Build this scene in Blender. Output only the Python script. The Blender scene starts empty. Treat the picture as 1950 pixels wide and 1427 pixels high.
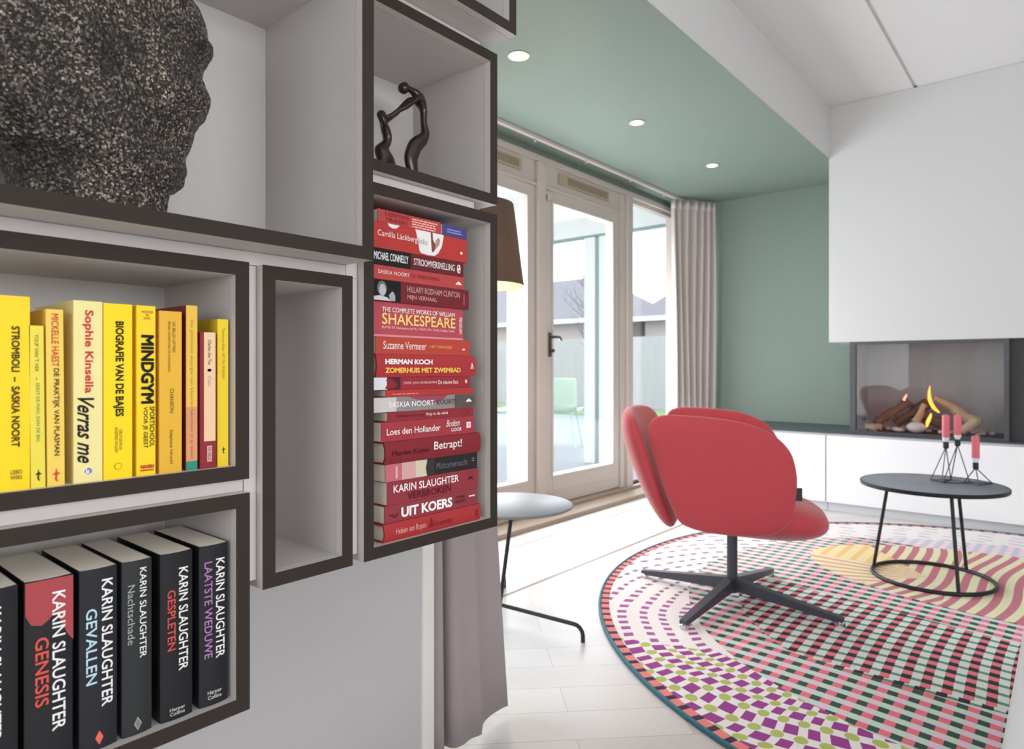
import bpy, bmesh, math, random
from mathutils import Vector, Matrix, noise
from math import sin, cos, pi, radians
random.seed(7)
S = bpy.context.scene
COL = S.collection

# ------------------------------------------------------------------ camera
cd = bpy.data.cameras.new('camera'); cam = bpy.data.objects.new('camera', cd); COL.objects.link(cam)
cam.location = (0, 0, 0.95)
cam.rotation_euler = (radians(90), 0, radians(40.1))
cd.sensor_width = 36; cd.lens = 1265 / 1950 * 36
cd.shift_y = -10.5 / 1950
cd.clip_start = 0.05; cd.clip_end = 200
cd.dof.use_dof = True; cd.dof.focus_distance = 1.2; cd.dof.aperture_fstop = 6.0
S.camera = cam
# ------------------------------------------------------------------ world + light
W = bpy.data.worlds.new('overcast_sky'); S.world = W; W.use_nodes = True
bg = W.node_tree.nodes['Background']; bg.inputs[0].default_value = (0.95, 0.975, 1.0, 1); bg.inputs[1].default_value = 1.6
S.view_settings.view_transform = 'Standard'; S.view_settings.look = 'None'
S.view_settings.gamma = 1; S.view_settings.use_curve_mapping = False
S.view_settings.exposure = 0.75
S.cycles.max_bounces = 10; S.cycles.diffuse_bounces = 6; S.cycles.glossy_bounces = 4; S.cycles.transparent_max_bounces = 16
S.cycles.sample_clamp_indirect = 6; S.cycles.use_denoising = True

def area(name, loc, rot, sx, sy, power, color=(1, 1, 1)):
    l = bpy.data.lights.new(name, 'AREA'); l.shape = 'RECTANGLE'; l.size = sx; l.size_y = sy
    l.energy = power; l.color = color
    o = bpy.data.objects.new(name, l); o.location = loc; o.rotation_euler = rot; COL.objects.link(o); return o
# daylight through the glazed facade, plus fill lights added out of view behind and right of the camera
area('facade_daylight', (-2.85, 3.45, 1.0), (0, radians(-90), 0), 1.7, 3.0, 72, (0.90, 0.95, 1))
area('rear_fill', (1.0, -2.7, 1.5), (radians(90), 0, 0), 2.4, 1.2, 10, (0.96, 0.985, 1))
area('side_fill', (3.25, .4, 1.5), (0, radians(90), 0), 1.4, 3.0, 34, (0.96, 0.985, 1))  # added to brighten the shelf fronts from the right

# ------------------------------------------------------------------ materials
def lin(h):
    h = h.lstrip('#'); out = []
    for i in (0, 2, 4):
        v = int(h[i:i + 2], 16) / 255
        out.append(v / 12.92 if v <= .04045 else ((v + .055) / 1.055) ** 2.4)
    return (*out, 1)
_M = {}
def mat(name, hexc, rough=.6, metal=0, var=0, scale=40, bump=0, bscale=200, spec=.5, sheen=0, stretch=None):
    if name in _M: return _M[name]
    m = bpy.data.materials.new(name); m.use_nodes = True; nt = m.node_tree; b = nt.nodes['Principled BSDF']
    b.inputs['Base Color'].default_value = lin(hexc); b.inputs['Roughness'].default_value = rough; b.inputs['Metallic'].default_value = metal
    b.inputs['Specular IOR Level'].default_value = spec
    if sheen: b.inputs['Sheen Weight'].default_value = sheen; b.inputs['Sheen Roughness'].default_value = .4
    if var or bump:
        tc = nt.nodes.new('ShaderNodeTexCoord'); mp = nt.nodes.new('ShaderNodeMapping')
        nt.links.new(tc.outputs['Object'], mp.inputs[0])
        if stretch: mp.inputs['Scale'].default_value = stretch
    if var:
        n = nt.nodes.new('ShaderNodeTexNoise'); n.inputs['Scale'].default_value = scale; n.inputs['Detail'].default_value = 6
        nt.links.new(mp.outputs[0], n.inputs['Vector'])
        mx = nt.nodes.new('ShaderNodeMix'); mx.data_type = 'RGBA'
        c = lin(hexc); mx.inputs[6].default_value = tuple(max(0, x * (1 - var)) for x in c[:3]) + (1,)
        mx.inputs[7].default_value = tuple(min(1, x * (1 + var)) for x in c[:3]) + (1,)
        nt.links.new(n.outputs[0], mx.inputs[0]); nt.links.new(mx.outputs[2], b.inputs['Base Color'])
    if bump:
        n2 = nt.nodes.new('ShaderNodeTexNoise'); n2.inputs['Scale'].default_value = bscale; n2.inputs['Detail'].default_value = 4
        nt.links.new(mp.outputs[0], n2.inputs['Vector'])
        bp = nt.nodes.new('ShaderNodeBump'); bp.inputs['Strength'].default_value = bump; bp.inputs['Distance'].default_value = .002
        nt.links.new(n2.outputs[0], bp.inputs['Height']); nt.links.new(bp.outputs[0], b.inputs['Normal'])
    _M[name] = m; return m
def emit(name, hexc, strength):
    m = bpy.data.materials.new(name); m.use_nodes = True; nt = m.node_tree; b = nt.nodes['Principled BSDF']
    b.inputs['Base Color'].default_value = lin(hexc); b.inputs['Emission Color'].default_value = lin(hexc); b.inputs['Emission Strength'].default_value = strength
    return m
def glassmat(name, refl=.07, tint=(1, 1, 1, 1)):
    m = bpy.data.materials.new(name); m.use_nodes = True; nt = m.node_tree
    for n in list(nt.nodes): nt.nodes.remove(n)
    o = nt.nodes.new('ShaderNodeOutputMaterial'); mx = nt.nodes.new('ShaderNodeMixShader'); t = nt.nodes.new('ShaderNodeBsdfTransparent'); g = nt.nodes.new('ShaderNodeBsdfGlossy')
    t.inputs[0].default_value = tint; g.inputs['Roughness'].default_value = .02; mx.inputs[0].default_value = refl
    nt.links.new(t.outputs[0], mx.inputs[1]); nt.links.new(g.outputs[0], mx.inputs[2]); nt.links.new(mx.outputs[0], o.inputs[0])
    return m

WALL = mat('white_wall_paint', '#cbcbca', .75, bump=.08, bscale=350)
CEIL = mat('white_ceiling_paint', '#dddcdb', .8)
GREEN = mat('sage_green_paint', '#79877d', .7)
SHELF = mat('shelf_white_laminate', '#c6c1be', .5, var=.03, scale=8, stretch=(1, 1, 6))
FRAMEW = mat('shelf_front_white', '#cbc5c2', .5)
EDGE = mat('dark_taupe_edging', '#322a25', .7, spec=.25, var=.08, scale=14, stretch=(1, .4, .4))
WFRAME = mat('window_frame_white', '#cbc0b9', .45)
VENT = mat('vent_beige', '#b3a48c', .6); VENTD = mat('vent_slot', '#80745f', .7)
BLACKMET = mat('black_metal', '#24262a', .45, metal=.3)
GREYTOP = mat('grey_table_top', '#868d97', .36, var=.05, scale=5)
CURTF = mat('mauve_grey_curtain_lightened', '#cbc0bc', .85, sheen=.2)  # same cloth as CURT, lightened: the daylight on it is in the colour
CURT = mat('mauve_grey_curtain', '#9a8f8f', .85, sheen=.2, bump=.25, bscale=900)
RED = mat('coral_red_wool', '#b53f47', .85, sheen=.35, bump=.3, bscale=700, var=.05, scale=60)
CHROME = mat('chrome', '#d8dadd', .2, metal=1)
GLASS = glassmat('window_glass', .05)
FGLASS = glassmat('fire_glass', .035, (.95, .95, .95, 1))

# ------------------------------------------------------------------ mesh helpers
class MB:
    def __init__(s): s.bm = bmesh.new()
    def box(s, x0, x1, y0, y1, z0, z1, bev=0, mi=0):
        vs = [s.bm.verts.new(p) for p in ((x0, y0, z0), (x1, y0, z0), (x1, y1, z0), (x0, y1, z0), (x0, y0, z1), (x1, y0, z1), (x1, y1, z1), (x0, y1, z1))]
        fs = [s.bm.faces.new([vs[i] for i in q]) for q in ((3, 2, 1, 0), (4, 5, 6, 7), (0, 1, 5, 4), (1, 2, 6, 5), (2, 3, 7, 6), (3, 0, 4, 7))]
        for f in fs: f.material_index = mi
        if bev:
            es = list({e for f in fs for e in f.edges})
            bmesh.ops.bevel(s.bm, geom=es, offset=bev, segments=2, affect='EDGES', profile=.5)
        return s
    def prism(s, pts, axis, a, b, mi=0):
        "extrude a 2-D polygon along axis x/y/z"
        def P(u, v, w): return {'x': (w, u, v), 'y': (u, w, v), 'z': (u, v, w)}[axis]
        A = [s.bm.verts.new(P(u, v, a)) for u, v in pts]; B = [s.bm.verts.new(P(u, v, b)) for u, v in pts]
        n = len(pts); s.bm.faces.new(A).material_index = mi; s.bm.faces.new(B[::-1]).material_index = mi
        for i in range(n): s.bm.faces.new((A[i], B[i], B[(i + 1) % n], A[(i + 1) % n])).material_index = mi
        return s
    def tube(s, pts, r, n=10, closed=False, cap=True):
        pts = [Vector(p) for p in pts]; rs = r if isinstance(r, (list, tuple)) else [r] * len(pts)
        rings = []; up = None; N = len(pts)
        for i, p in enumerate(pts):
            if closed: d = pts[(i + 1) % N] - pts[i - 1]
            else: d = pts[min(i + 1, N - 1)] - pts[max(i - 1, 0)]
            d.normalize()
            if up is None:
                up = Vector((0, 0, 1)) if abs(d.z) < .9 else Vector((1, 0, 0))
            sd = d.cross(up).normalized(); up = sd.cross(d).normalized()
            rings.append([s.bm.verts.new(p + (sd * cos(2 * pi * k / n) + up * sin(2 * pi * k / n)) * rs[i]) for k in range(n)])
        M = N if closed else N - 1
        for i in range(M):
            a, b = rings[i], rings[(i + 1) % N]
            for k in range(n): s.bm.faces.new((a[k], a[(k + 1) % n], b[(k + 1) % n], b[k]))
        if cap and not closed: s.bm.faces.new(rings[0][::-1]); s.bm.faces.new(rings[-1])
        return s
    def lathe(s, prof, c=(0, 0, 0), n=48, cap=True):
        rings = []
        for r, z in prof: rings.append([s.bm.verts.new((c[0] + r * cos(2 * pi * k / n), c[1] + r * sin(2 * pi * k / n), c[2] + z)) for k in range(n)])
        for a, b in zip(rings, rings[1:]):
            for k in range(n): s.bm.faces.new((a[k], a[(k + 1) % n], b[(k + 1) % n], b[k]))
        if cap: s.bm.faces.new(rings[0][::-1]); s.bm.faces.new(rings[-1])
        return s
    def build(s, name, m, parent=None, smooth=False, loc=None):
        bmesh.ops.recalc_face_normals(s.bm, faces=s.bm.faces)
        me = bpy.data.meshes.new(name); s.bm.to_mesh(me); s.bm.free()
        for x in (m if isinstance(m, (list, tuple)) else [m]): me.materials.append(x)
        if smooth:
            for p in me.polygons: p.use_smooth = True
            if smooth != 'all': me.set_sharp_from_angle(angle=radians(smooth if smooth is not True else 40))
        o = bpy.data.objects.new(name, me); COL.objects.link(o)
        if parent: o.parent = parent
        if loc: o.location = loc
        return o
def tag(o, label, cat, group=None, kind=None):
    if label: o['label'] = label
    if cat: o['category'] = cat
    if group: o['group'] = group
    if kind: o['kind'] = kind
    return o
def thing(name, label, cat, loc=(0, 0, 0), group=None, rz=0):
    o = bpy.data.objects.new(name, None); o.empty_display_size = .05; o.location = loc; o.rotation_euler = (0, 0, rz); COL.objects.link(o)
    return tag(o, label, cat, group)
def struct(o): o['kind'] = 'structure'; return o
def box(name, m, x0, x1, y0, y1, z0, z1, parent=None, bev=0): return MB().box(x0, x1, y0, y1, z0, z1, bev).build(name, m, parent)
def spline(pts, n, closed=False):
    pts = [Vector(p) for p in pts]; N = len(pts); out = []
    segs = N if closed else N - 1
    for i in range(segs):
        p0, p1, p2, p3 = (pts[(i - 1) % N], pts[i], pts[(i + 1) % N], pts[(i + 2) % N]) if closed else (pts[max(i - 1, 0)], pts[i], pts[i + 1], pts[min(i + 2, N - 1)])
        for k in range(n):
            t = k / n
            out.append(.5 * ((2 * p1) + (p2 - p0) * t + (2 * p0 - 5 * p1 + 4 * p2 - p3) * t * t + (3 * p1 - p0 - 3 * p2 + p3) * t ** 3))
    if not closed: out.append(pts[-1])
    return out
def interp(tab, x):
    if x <= tab[0][0]: return tab[0][1]
    for (a, p), (b, q) in zip(tab, tab[1:]):
        if x <= b:
            t = (x - a) / (b - a); t = t * t * (3 - 2 * t) * .5 + t * .5
            return p + (q - p) * t
    return tab[-1][1]

# ------------------------------------------------------------------ node expressions
class E:
    def __init__(s, nt, sock): s.nt, s.s = nt, sock
    def _op(s, op, *a):
        n = s.nt.nodes.new('ShaderNodeMath'); n.operation = op
        for i, v in enumerate((s,) + a):
            if isinstance(v, E): s.nt.links.new(v.s, n.inputs[i])
            else: n.inputs[i].default_value = v
        return E(s.nt, n.outputs[0])
    def __add__(s, o): return s._op('ADD', o)
    def __radd__(s, o): return s._op('ADD', o)
    def __sub__(s, o): return s._op('SUBTRACT', o)
    def __rsub__(s, o): return (s * -1)._op('ADD', o)
    def __mul__(s, o): return s._op('MULTIPLY', o)
    def __rmul__(s, o): return s._op('MULTIPLY', o)
    def __truediv__(s, o): return s._op('DIVIDE', o)
    def frac(s): return s._op('FRACT')
    def floor(s): return s._op('FLOOR')
    def sin(s): return s._op('SINE')
    def abs(s): return s._op('ABSOLUTE')
    def sqrt(s): return s._op('SQRT')
    def lt(s, o): return s._op('LESS_THAN', o)
    def gt(s, o): return s._op('GREATER_THAN', o)
    def atan2(s, o): return s._op('ARCTAN2', o)
    def mod2(s): return (s * .5).frac() * 2
def rgb(nt, a, b, f):
    n = nt.nodes.new('ShaderNodeMix'); n.data_type = 'RGBA'
    for i, v in ((6, a), (7, b)):
        if isinstance(v, str): n.inputs[i].default_value = lin(v)
        else: nt.links.new(v, n.inputs[i])
    nt.links.new(f.s, n.inputs[0]); return n.outputs[2]
def exprmat(name, rough=.9):
    m = bpy.data.materials.new(name); m.use_nodes = True; nt = m.node_tree
    tc = nt.nodes.new('ShaderNodeTexCoord'); sp = nt.nodes.new('ShaderNodeSeparateXYZ'); nt.links.new(tc.outputs['Object'], sp.inputs[0])
    b = nt.nodes['Principled BSDF']; b.inputs['Roughness'].default_value = rough
    return m, nt, E(nt, sp.outputs[0]), E(nt, sp.outputs[1]), b

# ------------------------------------------------------------------ room shell
XW = -2.62; XS = -1.141; XB = -1.241; ZG = 2.36; ZC = 2.705; YB = 5.42; YC = 4.78
fm, nt, X, Y, b = exprmat('pale_oak_herringbone', .42)
def floorcol():
    # herringbone-like: alternating 45 degree courses of planks
    p = (X + Y) * .7071; q = (Y - X) * .7071
    wcol = .14
    row = (q / wcol).floor(); t = (q / wcol).frac()
    odd = row.mod2()
    l = ((p + odd * .31) / .62)
    j = (t.lt(.018)); k = l.frac().lt(.004)
    n = nt.nodes.new('ShaderNodeTexNoise'); n.inputs['Scale'].default_value = 7; n.inputs['Detail'].default_value = 8
    mp = nt.nodes.new('ShaderNodeMapping'); tc = nt.nodes.new('ShaderNodeTexCoord')
    mp.inputs['Rotation'].default_value = (0, 0, radians(-45)); mp.inputs['Scale'].default_value = (1, 9, 1)
    nt.links.new(tc.outputs['Object'], mp.inputs[0]); nt.links.new(mp.outputs[0], n.inputs['Vector'])
    w = nt.nodes.new('ShaderNodeTexWhiteNoise'); w.noise_dimensions = '2D'
    cb = nt.nodes.new('ShaderNodeCombineXYZ'); nt.links.new(row.s, cb.inputs[0]); nt.links.new(l.floor().s, cb.inputs[1]); nt.links.new(cb.outputs[0], w.inputs['Vector'])
    f = E(nt, n.outputs[0]) * .5 + E(nt, w.outputs['Value']) * .5
    c = rgb(nt, '#cbc6c3', '#e2dfde', f)
    return rgb(nt, c, '#a89688', (j + k).gt(.5) * .6)
nt.links.new(floorcol(), b.inputs['Base Color'])
struct(MB().box(-2.72, 3.3, -2.9, 5.5, -.1, 0).build('floor', fm))
# border strips let into the floor along the facade
BR = mat('oak_border_joint', '#8d7767', .5); BR2 = mat('pale_joint', '#b5a395', .5)
struct(box('trim_1', BR, -1.823, -1.809, 1.0, 4.75, 0, .0012))
struct(box('trim_2', BR2, -2.272, -2.265, 1.0, 5.3, 0, .0012))
# shelf wall with its end casing
struct(box('wall_left', mat('dimmed_white_wall_paint', '#b4b2b2', .75, bump=.08, bscale=350), -1.40, XS, -2.9, 1.03, 0, ZC))  # white wall whose weaker light is put into a greyer paint colour
struct(MB().box(-1.39, XS + .008, 1.03, 1.068, 0, 2.5, .006).build('trim_3', mat('casing_white', '#dcd7d2', .4)))
# white ceiling, split by a shadow groove
struct(MB().box(XB, -.752, -2.9, 5.5, ZC, ZC + .1).box(-.732, 3.3, -2.9, 5.5, ZC, ZC + .1).box(-.752, -.732, -2.9, 5.5, ZC + .012, ZC + .1).build('ceiling', CEIL))
struct(box('wall_beam', WALL, XB - .25, XB, 1.0, 5.5, ZG + .001, ZC))
struct(box('ceiling_green', GREEN, -2.75, XB - .001, .9, 5.5, ZG, ZG + .08))
struct(box('wall_far', GREEN, -2.75, 3.3, YB, YB + .1, 0, ZC))
struct(MB().box(-1.245, 3.3, YC, YB - .001, 1.128, ZC, .004).build('wall_chimney', WALL))
struct(MB().box(3.3, 3.4, -2.9, -1.1, 0, ZC).box(3.3, 3.4, 1.9, 5.5, 0, ZC).box(3.3, 3.4, -1.1, 1.9, 0, .8).box(3.3, 3.4, -1.1, 1.9, 2.2, ZC).build('wall_right', WALL))  # unseen wall; opening added so light reaches the shelves
# rear wall behind the camera with one wide opening added to let light in
struct(MB().box(-1.4, -.9, -2.9, -2.8, 0, ZC).box(2.9, 3.4, -2.9, -2.8, 0, ZC).box(-.9, 2.9, -2.9, -2.8, 2.1, ZC).box(-.9, 2.9, -2.9, -2.8, 0, .9).box(-.9, -.2, -2.9, -2.8, .9, 2.1).box(2.2, 2.9, -2.9, -2.8, .9, 2.1).build('wall_rear', WALL))
# facade: green strip on top, wall left of the doors, frames
struct(box('wall_window', GREEN, XW - .12, XW, .9, 5.42, 2.325, ZG))
struct(box('wall_window_side', GREEN, XW - .12, XW, .9, 2.3, 0, 2.325))
fr = MB()
fr.box(XW - .09, XW + .012, 2.3, 5.42, 2.285, 2.325, .005)             # head
fr.box(XW - .09, XW + .02, 3.352, 3.432, 0, 2.285, .006)              # mullion between the doors
fr.box(XW - .09, XW + .006, 4.385, 4.45, 0, 2.285, .005).box(XW - .09, XW + .03, 4.45, 4.5, 0, 2.285, .005).box(XW - .09, XW + .01, 4.5, 4.565, 0, 2.285, .005)
fr.box(XW - .09, XW + .006, 5.3, 5.42, 0, 2.285, .004).box(XW - .09, XW + .012, 2.3, 2.39, 0, 2.285, .005)
fr.box(XW - .07, XW - .02, 4.565, 4.585, .03, 2.285).box(XW - .07, XW - .02, 4.585, 5.3, 2.255, 2.285)
fr.box(XW - .09, XW + .01, 4.5, 5.42, 0, .05, .004)
fr.box(XW - .09, XW + .01, 2.39, 4.4, 2.125, 2.14, .003)              # transom
struct(fr.build('trim_4', WFRAME))
struct(MB().box(XW - .1, -2.42, 2.3, 5.0, 0, .03, .004).box(XW - .1, XW + .05, 2.3, 5.42, .03, .05, .003).build('trim_5', mat('threshold_oak', '#a18f80', .5)))
w1 = struct(box('window_1', GLASS, XW - .05, XW - .042, 4.585, 5.3, .05, 2.255))
def fixed_panel(y0, y1):
    MB()
def door(name, y0, y1, gy0, gy1, latch):
    g0, g1 = .245, 2.046
    m = MB()
    m.box(XW - .07, XW - .008, y0, gy0, .055, 2.125, .004).box(XW - .07, XW - .008, gy1, y1, .055, 2.125, .004)
    m.box(XW - .07, XW - .008, gy0, gy1, g1, 2.125).box(XW - .07, XW - .008, gy0, gy1, .055, g0)
    m.box(XW - .012, XW - .002, gy0 - .02, gy0, g0 - .02, g1 + .02, .002).box(XW - .012, XW - .002, gy1, gy1 + .02, g0 - .02, g1 + .02, .002)
    m.box(XW - .012, XW - .002, gy0, gy1, g1, g1 + .02, .002).box(XW - .012, XW - .002, gy0, gy1, g0 - .02, g0, .002)
    m.box(XW - .012, XW - .004, y0 + .05, y1 - .05, .13, .14, .002)
    d = struct(m.build(name, WFRAME))
    g = box('door_glass', GLASS, XW - .045, XW - .037, gy0, gy1, g0, g1, d)
    # ventilation panel above the leaf
    box('vent_panel', WFRAME, XW - .07, XW - .012, y0, y1, 2.14, 2.285, d)
    v = box('vent_grille', VENT, XW - .012, XW + .001, gy0 + .06, gy1 - .06, 2.19, 2.262, d, .003)
    n = 26; sl = MB(); a, c = gy0 + .16, gy1 - .08
    for i in range(n):
        y = a + (c - a) * i / n; sl.box(XW + .001, XW + .0025, y, y + (c - a) / n * .5, 2.203, 2.25)
    sl.build('vent_slot', VENTD, v)
    if latch:
        h = MB().box(XW - .008, XW + .003, gy0 - .055, gy0 - .027, 1.03, 1.19, .004)
        h.tube([(XW, gy0 - .04, 1.16), (XW + .05, gy0 - .04, 1.16), (XW + .055, gy0 - .015, 1.158), (XW + .05, gy0 + .012, 1.14)], .010)
        h.tube([(XW, gy0 - .04, 1.07), (XW + .03, gy0 - .04, 1.07)], .012)
        h.build('door_handle', mat('bronze_fitting', '#6e6250', .35, metal=.8), d, True)
        MB().tube([(XW + .008, gy0 - .072, 2.05), (XW + .008, gy0 - .072, 2.09)], .012).build('hinge', WFRAME, d, True)
    return d
door('door_1', 2.392, 3.350, 2.5, 3.265, False)
door('door_2', 3.434, 4.383, 3.543, 4.288, True)
# curtain rail on the green ceiling
r = thing('curtain_rail', 'thin white curtain rail screwed under the green ceiling above the glazed doors', 'curtain rail', (-2.47, 3.2, ZG))
MB().box(-.012, .012, -2.0, 2.1, -.022, 0, .002).build('rail', WFRAME, r)
for y in (-1.2, -.62, -.05, .5, 1.08, 1.6): MB().tube([(0, y, -.022), (0, y, -.04)], .007, 8).build('glider', WFRAME, r)

# ------------------------------------------------------------------ downlights
LAMP = emit('downlight_glow', '#fff1d2', 6)
RIM = mat('downlight_rim', '#c9bda2', .3, metal=.5)
for i, (y, w) in enumerate(((2.304, 'nearest the wall shelves'), (3.363, 'middle one of the row'), (4.406, 'nearest the far green wall'))):
    d = thing('downlight', 'round recessed ceiling spot in the green ceiling, ' + w, 'downlight', (-1.9, y, ZG), 'recessed spots in the green ceiling')
    MB().lathe([(.034, -.001), (.034, -.004), (.048, -.004), (.048, .0)], n=32, cap=False).build('rim', RIM, d, True)
    MB().lathe([(.0335, -.0022), (.0335, -.0012)], n=32).build('lens', LAMP, d)
    l = bpy.data.lights.new('spot', 'SPOT'); l.energy = 8; l.spot_size = radians(95); l.spot_blend = .8; l.color = (1, .88, .7); l.shadow_soft_size = .03
    o = bpy.data.objects.new('spot', l); o.location = (0, 0, -.02); o.parent = d; COL.objects.link(o)

# ------------------------------------------------------------------ wall boxes
T = .02; FA = -.9; FP = -.846
def cubby(label, xf, y0, y1, z0, z1, group='open wall boxes'):
    c = thing('wall_box', label, 'wall shelf', (XS, (y0 + y1) / 2, z0), group)
    h = (y1 - y0) / 2; H = z1 - z0; D = xf - XS
    s = MB(); a = D - .0185
    s.box(0, a, -h, -h + T, 0, H).box(0, a, h - T, h, 0, H).box(0, a, -h + T, h - T, 0, T).box(0, a, -h + T, h - T, H - T, H).box(0, .006, -h + T, h - T, T, H - T)
    s.build('carcass', SHELF, c)
    f = MB(); e = MB()
    for m, p, q in ((f, D - .0175, D - .0012), (e, D - .0012, D)):
        m.box(p, q, -h, -h + T, 0, H).box(p, q, h - T, h, 0, H).box(p, q, -h + T, h - T, 0, T).box(p, q, -h + T, h - T, H - T, H)
    f.build('front_frame', FRAMEW, c); e.build('dark_edging', EDGE, c)['label'] = 'dark taupe front edging'
    return c
cubby('deep wide wall box holding the big stone head', FP, -.15, .663, 1.122, 1.595)
cubby('wide wall box filled with the row of yellow books', FA, -.15, .485, .793, 1.103)
cubby('lowest wall box filled with black paperbacks', FA, -.15, .486, .463, .773)
cubby('tall narrow empty wall box beside the yellow books', FA, .506, .664, .628, 1.102)
cubby('upright wall box holding the tall pile of red books', FA, .687, 1.022, .628, 1.266)
cubby('wall box holding the slender dark carved figures', FA, .687, 1.022, 1.286, 1.595)
cubby('empty deep wall box at the very top, above the carved figures', FP, .687, 1.018, 1.615, 2.02)

# white filler strips closing the gaps between the boxes
XF = -.9185
for i, (y0, y1, z0, z1) in enumerate(((-.15, .663, 1.1025, 1.1215), (-.15, .485, .7735, .7925), (.4865, .5055, .64, 1.1015), (.6645, .6865, .64, 1.1015), (.664, .6865, 1.102, 1.595), (.688, .972, 1.2665, 1.2855), (.688, .99, 1.5955, 1.6145))):
    struct(box('trim_%d' % (10 + i), FRAMEW, XS, XF, y0, y1, z0, z1))

# ------------------------------------------------------------------ books
PAGES = mat('cream_pages', '#efe7da', .9, var=.07, scale=3, stretch=(1, 1, 300))
def ink(h): return mat('ink_' + h.strip('#'), h, .6, spec=.22)
def text_mesh(s, bold=0, shear=0):
    c = bpy.data.curves.new('t', 'FONT'); c.body = s; c.size = 1; c.offset = bold; c.shear = shear; c.resolution_u = 3
    c.align_x = 'CENTER'; c.space_line = .95
    o = bpy.data.objects.new('t', c); COL.objects.link(o)
    bpy.context.view_layer.update()
    me = bpy.data.meshes.new_from_object(o)
    COL.objects.unlink(o); bpy.data.objects.remove(o); bpy.data.curves.remove(c)
    return me
def put_text(book, name, s, y0, y1, z0, z1, h, down=False, bold=.01, shear=0, x=.0006):
    "lettering on the spine inside the rectangle y0..y1, z0..z1; down = reads from top to bottom"
    me = text_mesh(s, 0 if 'M' in s else bold, shear); me.name = name
    if 'M' in s and bold:      # heavier strokes: the letters overlaid with a small shift
        bm = bmesh.new(); src = me.copy(); k = bold * (1.1 if bold < .02 else 1.6)
        for dx, dy in ((-k, 0), (k, 0), (0, k), (0, -k), (k * .7, k * .7), (-k * .7, -k * .7), (-k * .7, k * .7), (k * .7, -k * .7)):
            n0 = len(bm.verts); bm.from_mesh(src); bm.verts.ensure_lookup_table()
            for v in bm.verts[n0:]: v.co.x += dx; v.co.y += dy; v.co.z = n0 / max(1, len(src.vertices)) * 6e-5
        bm.to_mesh(me); bm.free(); bpy.data.meshes.remove(src)
    xs = [v.co.x for v in me.vertices]; ys = [v.co.y for v in me.vertices]
    a, b_, c, d = min(xs), max(xs), min(ys), max(ys)
    for v in me.vertices:
        u = (v.co.x - a) / (b_ - a); w = (v.co.y - c) / (d - c)
        v.co = (x + v.co.z, y0 + (y1 - y0) * w, z1 + (z0 - z1) * u) if down else (x + v.co.z, y0 + (y1 - y0) * u, z0 + (z1 - z0) * w)
    me.materials.clear(); me.materials.append(ink(h))
    o = bpy.data.objects.new(name, me); COL.objects.link(o); o.parent = book
    return o
def shape(book, name, pts, h, x=.0004):
    "flat printed shape on the spine: polygon of (y, z)"
    return MB().prism(pts, 'x', 0, x).build(name, ink(h), book)
def rect(book, name, y0, y1, z0, z1, h, x=.0004): return shape(book, name, [(y0, z0), (y1, z0), (y1, z1), (y0, z1)], h, x)
def circ(cy, cz, ry, rz, n=20): return [(cy + ry * cos(2 * pi * i / n), cz + rz * sin(2 * pi * i / n)) for i in range(n)]
def book(name, label, group, x, y, z, th, ln, dep, color, lying=False, hard=False, rnd=0, lean=0, rough=.45):
    bk = thing(name, label, 'book', (x, y, z), group); bk.rotation_euler = (lean, 0, 0)
    ct = .0028 if hard else .0008; ov = .003 if hard else .0002
    # profile in (depth, thickness) going round the U of the cover
    arc = []
    N = 10
    for i in range(N + 1):
        t = -1 + 2 * i / N; arc.append((-rnd * t * t * 1.0, t * th / 2))
    outer = [(-dep, -th / 2)] + arc + [(-dep, th / 2)]
    inner = [(-dep, th / 2 - ct)] + [(p - ct - .0004, q * (1 - 2 * ct / th)) for p, q in reversed(arc)] + [(-dep, -th / 2 + ct)]
    poly = outer + inner
    bm = bmesh.new(); n = len(poly)
    def P(p, q, e): return (p, e, q + th / 2) if lying else (p, q, e)
    e0, e1 = (-ln / 2, ln / 2) if lying else (0, ln)
    A = [bm.verts.new(P(p, q, e0)) for p, q in poly]; B = [bm.verts.new(P(p, q, e1)) for p, q in poly]
    for i in range(n): bm.faces.new((A[i], B[i], B[(i + 1) % n], A[(i + 1) % n]))
    m = len(outer)
    for i in range(m - 1):      # end rims
        j = n - 1 - i
        bm.faces.new((A[i], A[i + 1], A[j - 1], A[j])); bm.faces.new((B[i], B[i + 1], B[j - 1], B[j]))
    k = MB(); k.bm.free(); k.bm = bm
    k.build('cover', mat('cover_' + color.strip('#'), color, rough, var=.04, scale=25, spec=.22), bk, 35)
    pg = MB(); t2 = th / 2 - ct
    if lying: pg.box(-dep + ov, -rnd - ct - .0006, e0 + ov, e1 - ov, ct, th - ct)
    else: pg.box(-dep + ov, -rnd - ct - .0006, -t2, t2, e0 + ov, e1 - ov)
    pg.build('page_block', PAGES, bk)
    return bk

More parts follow.
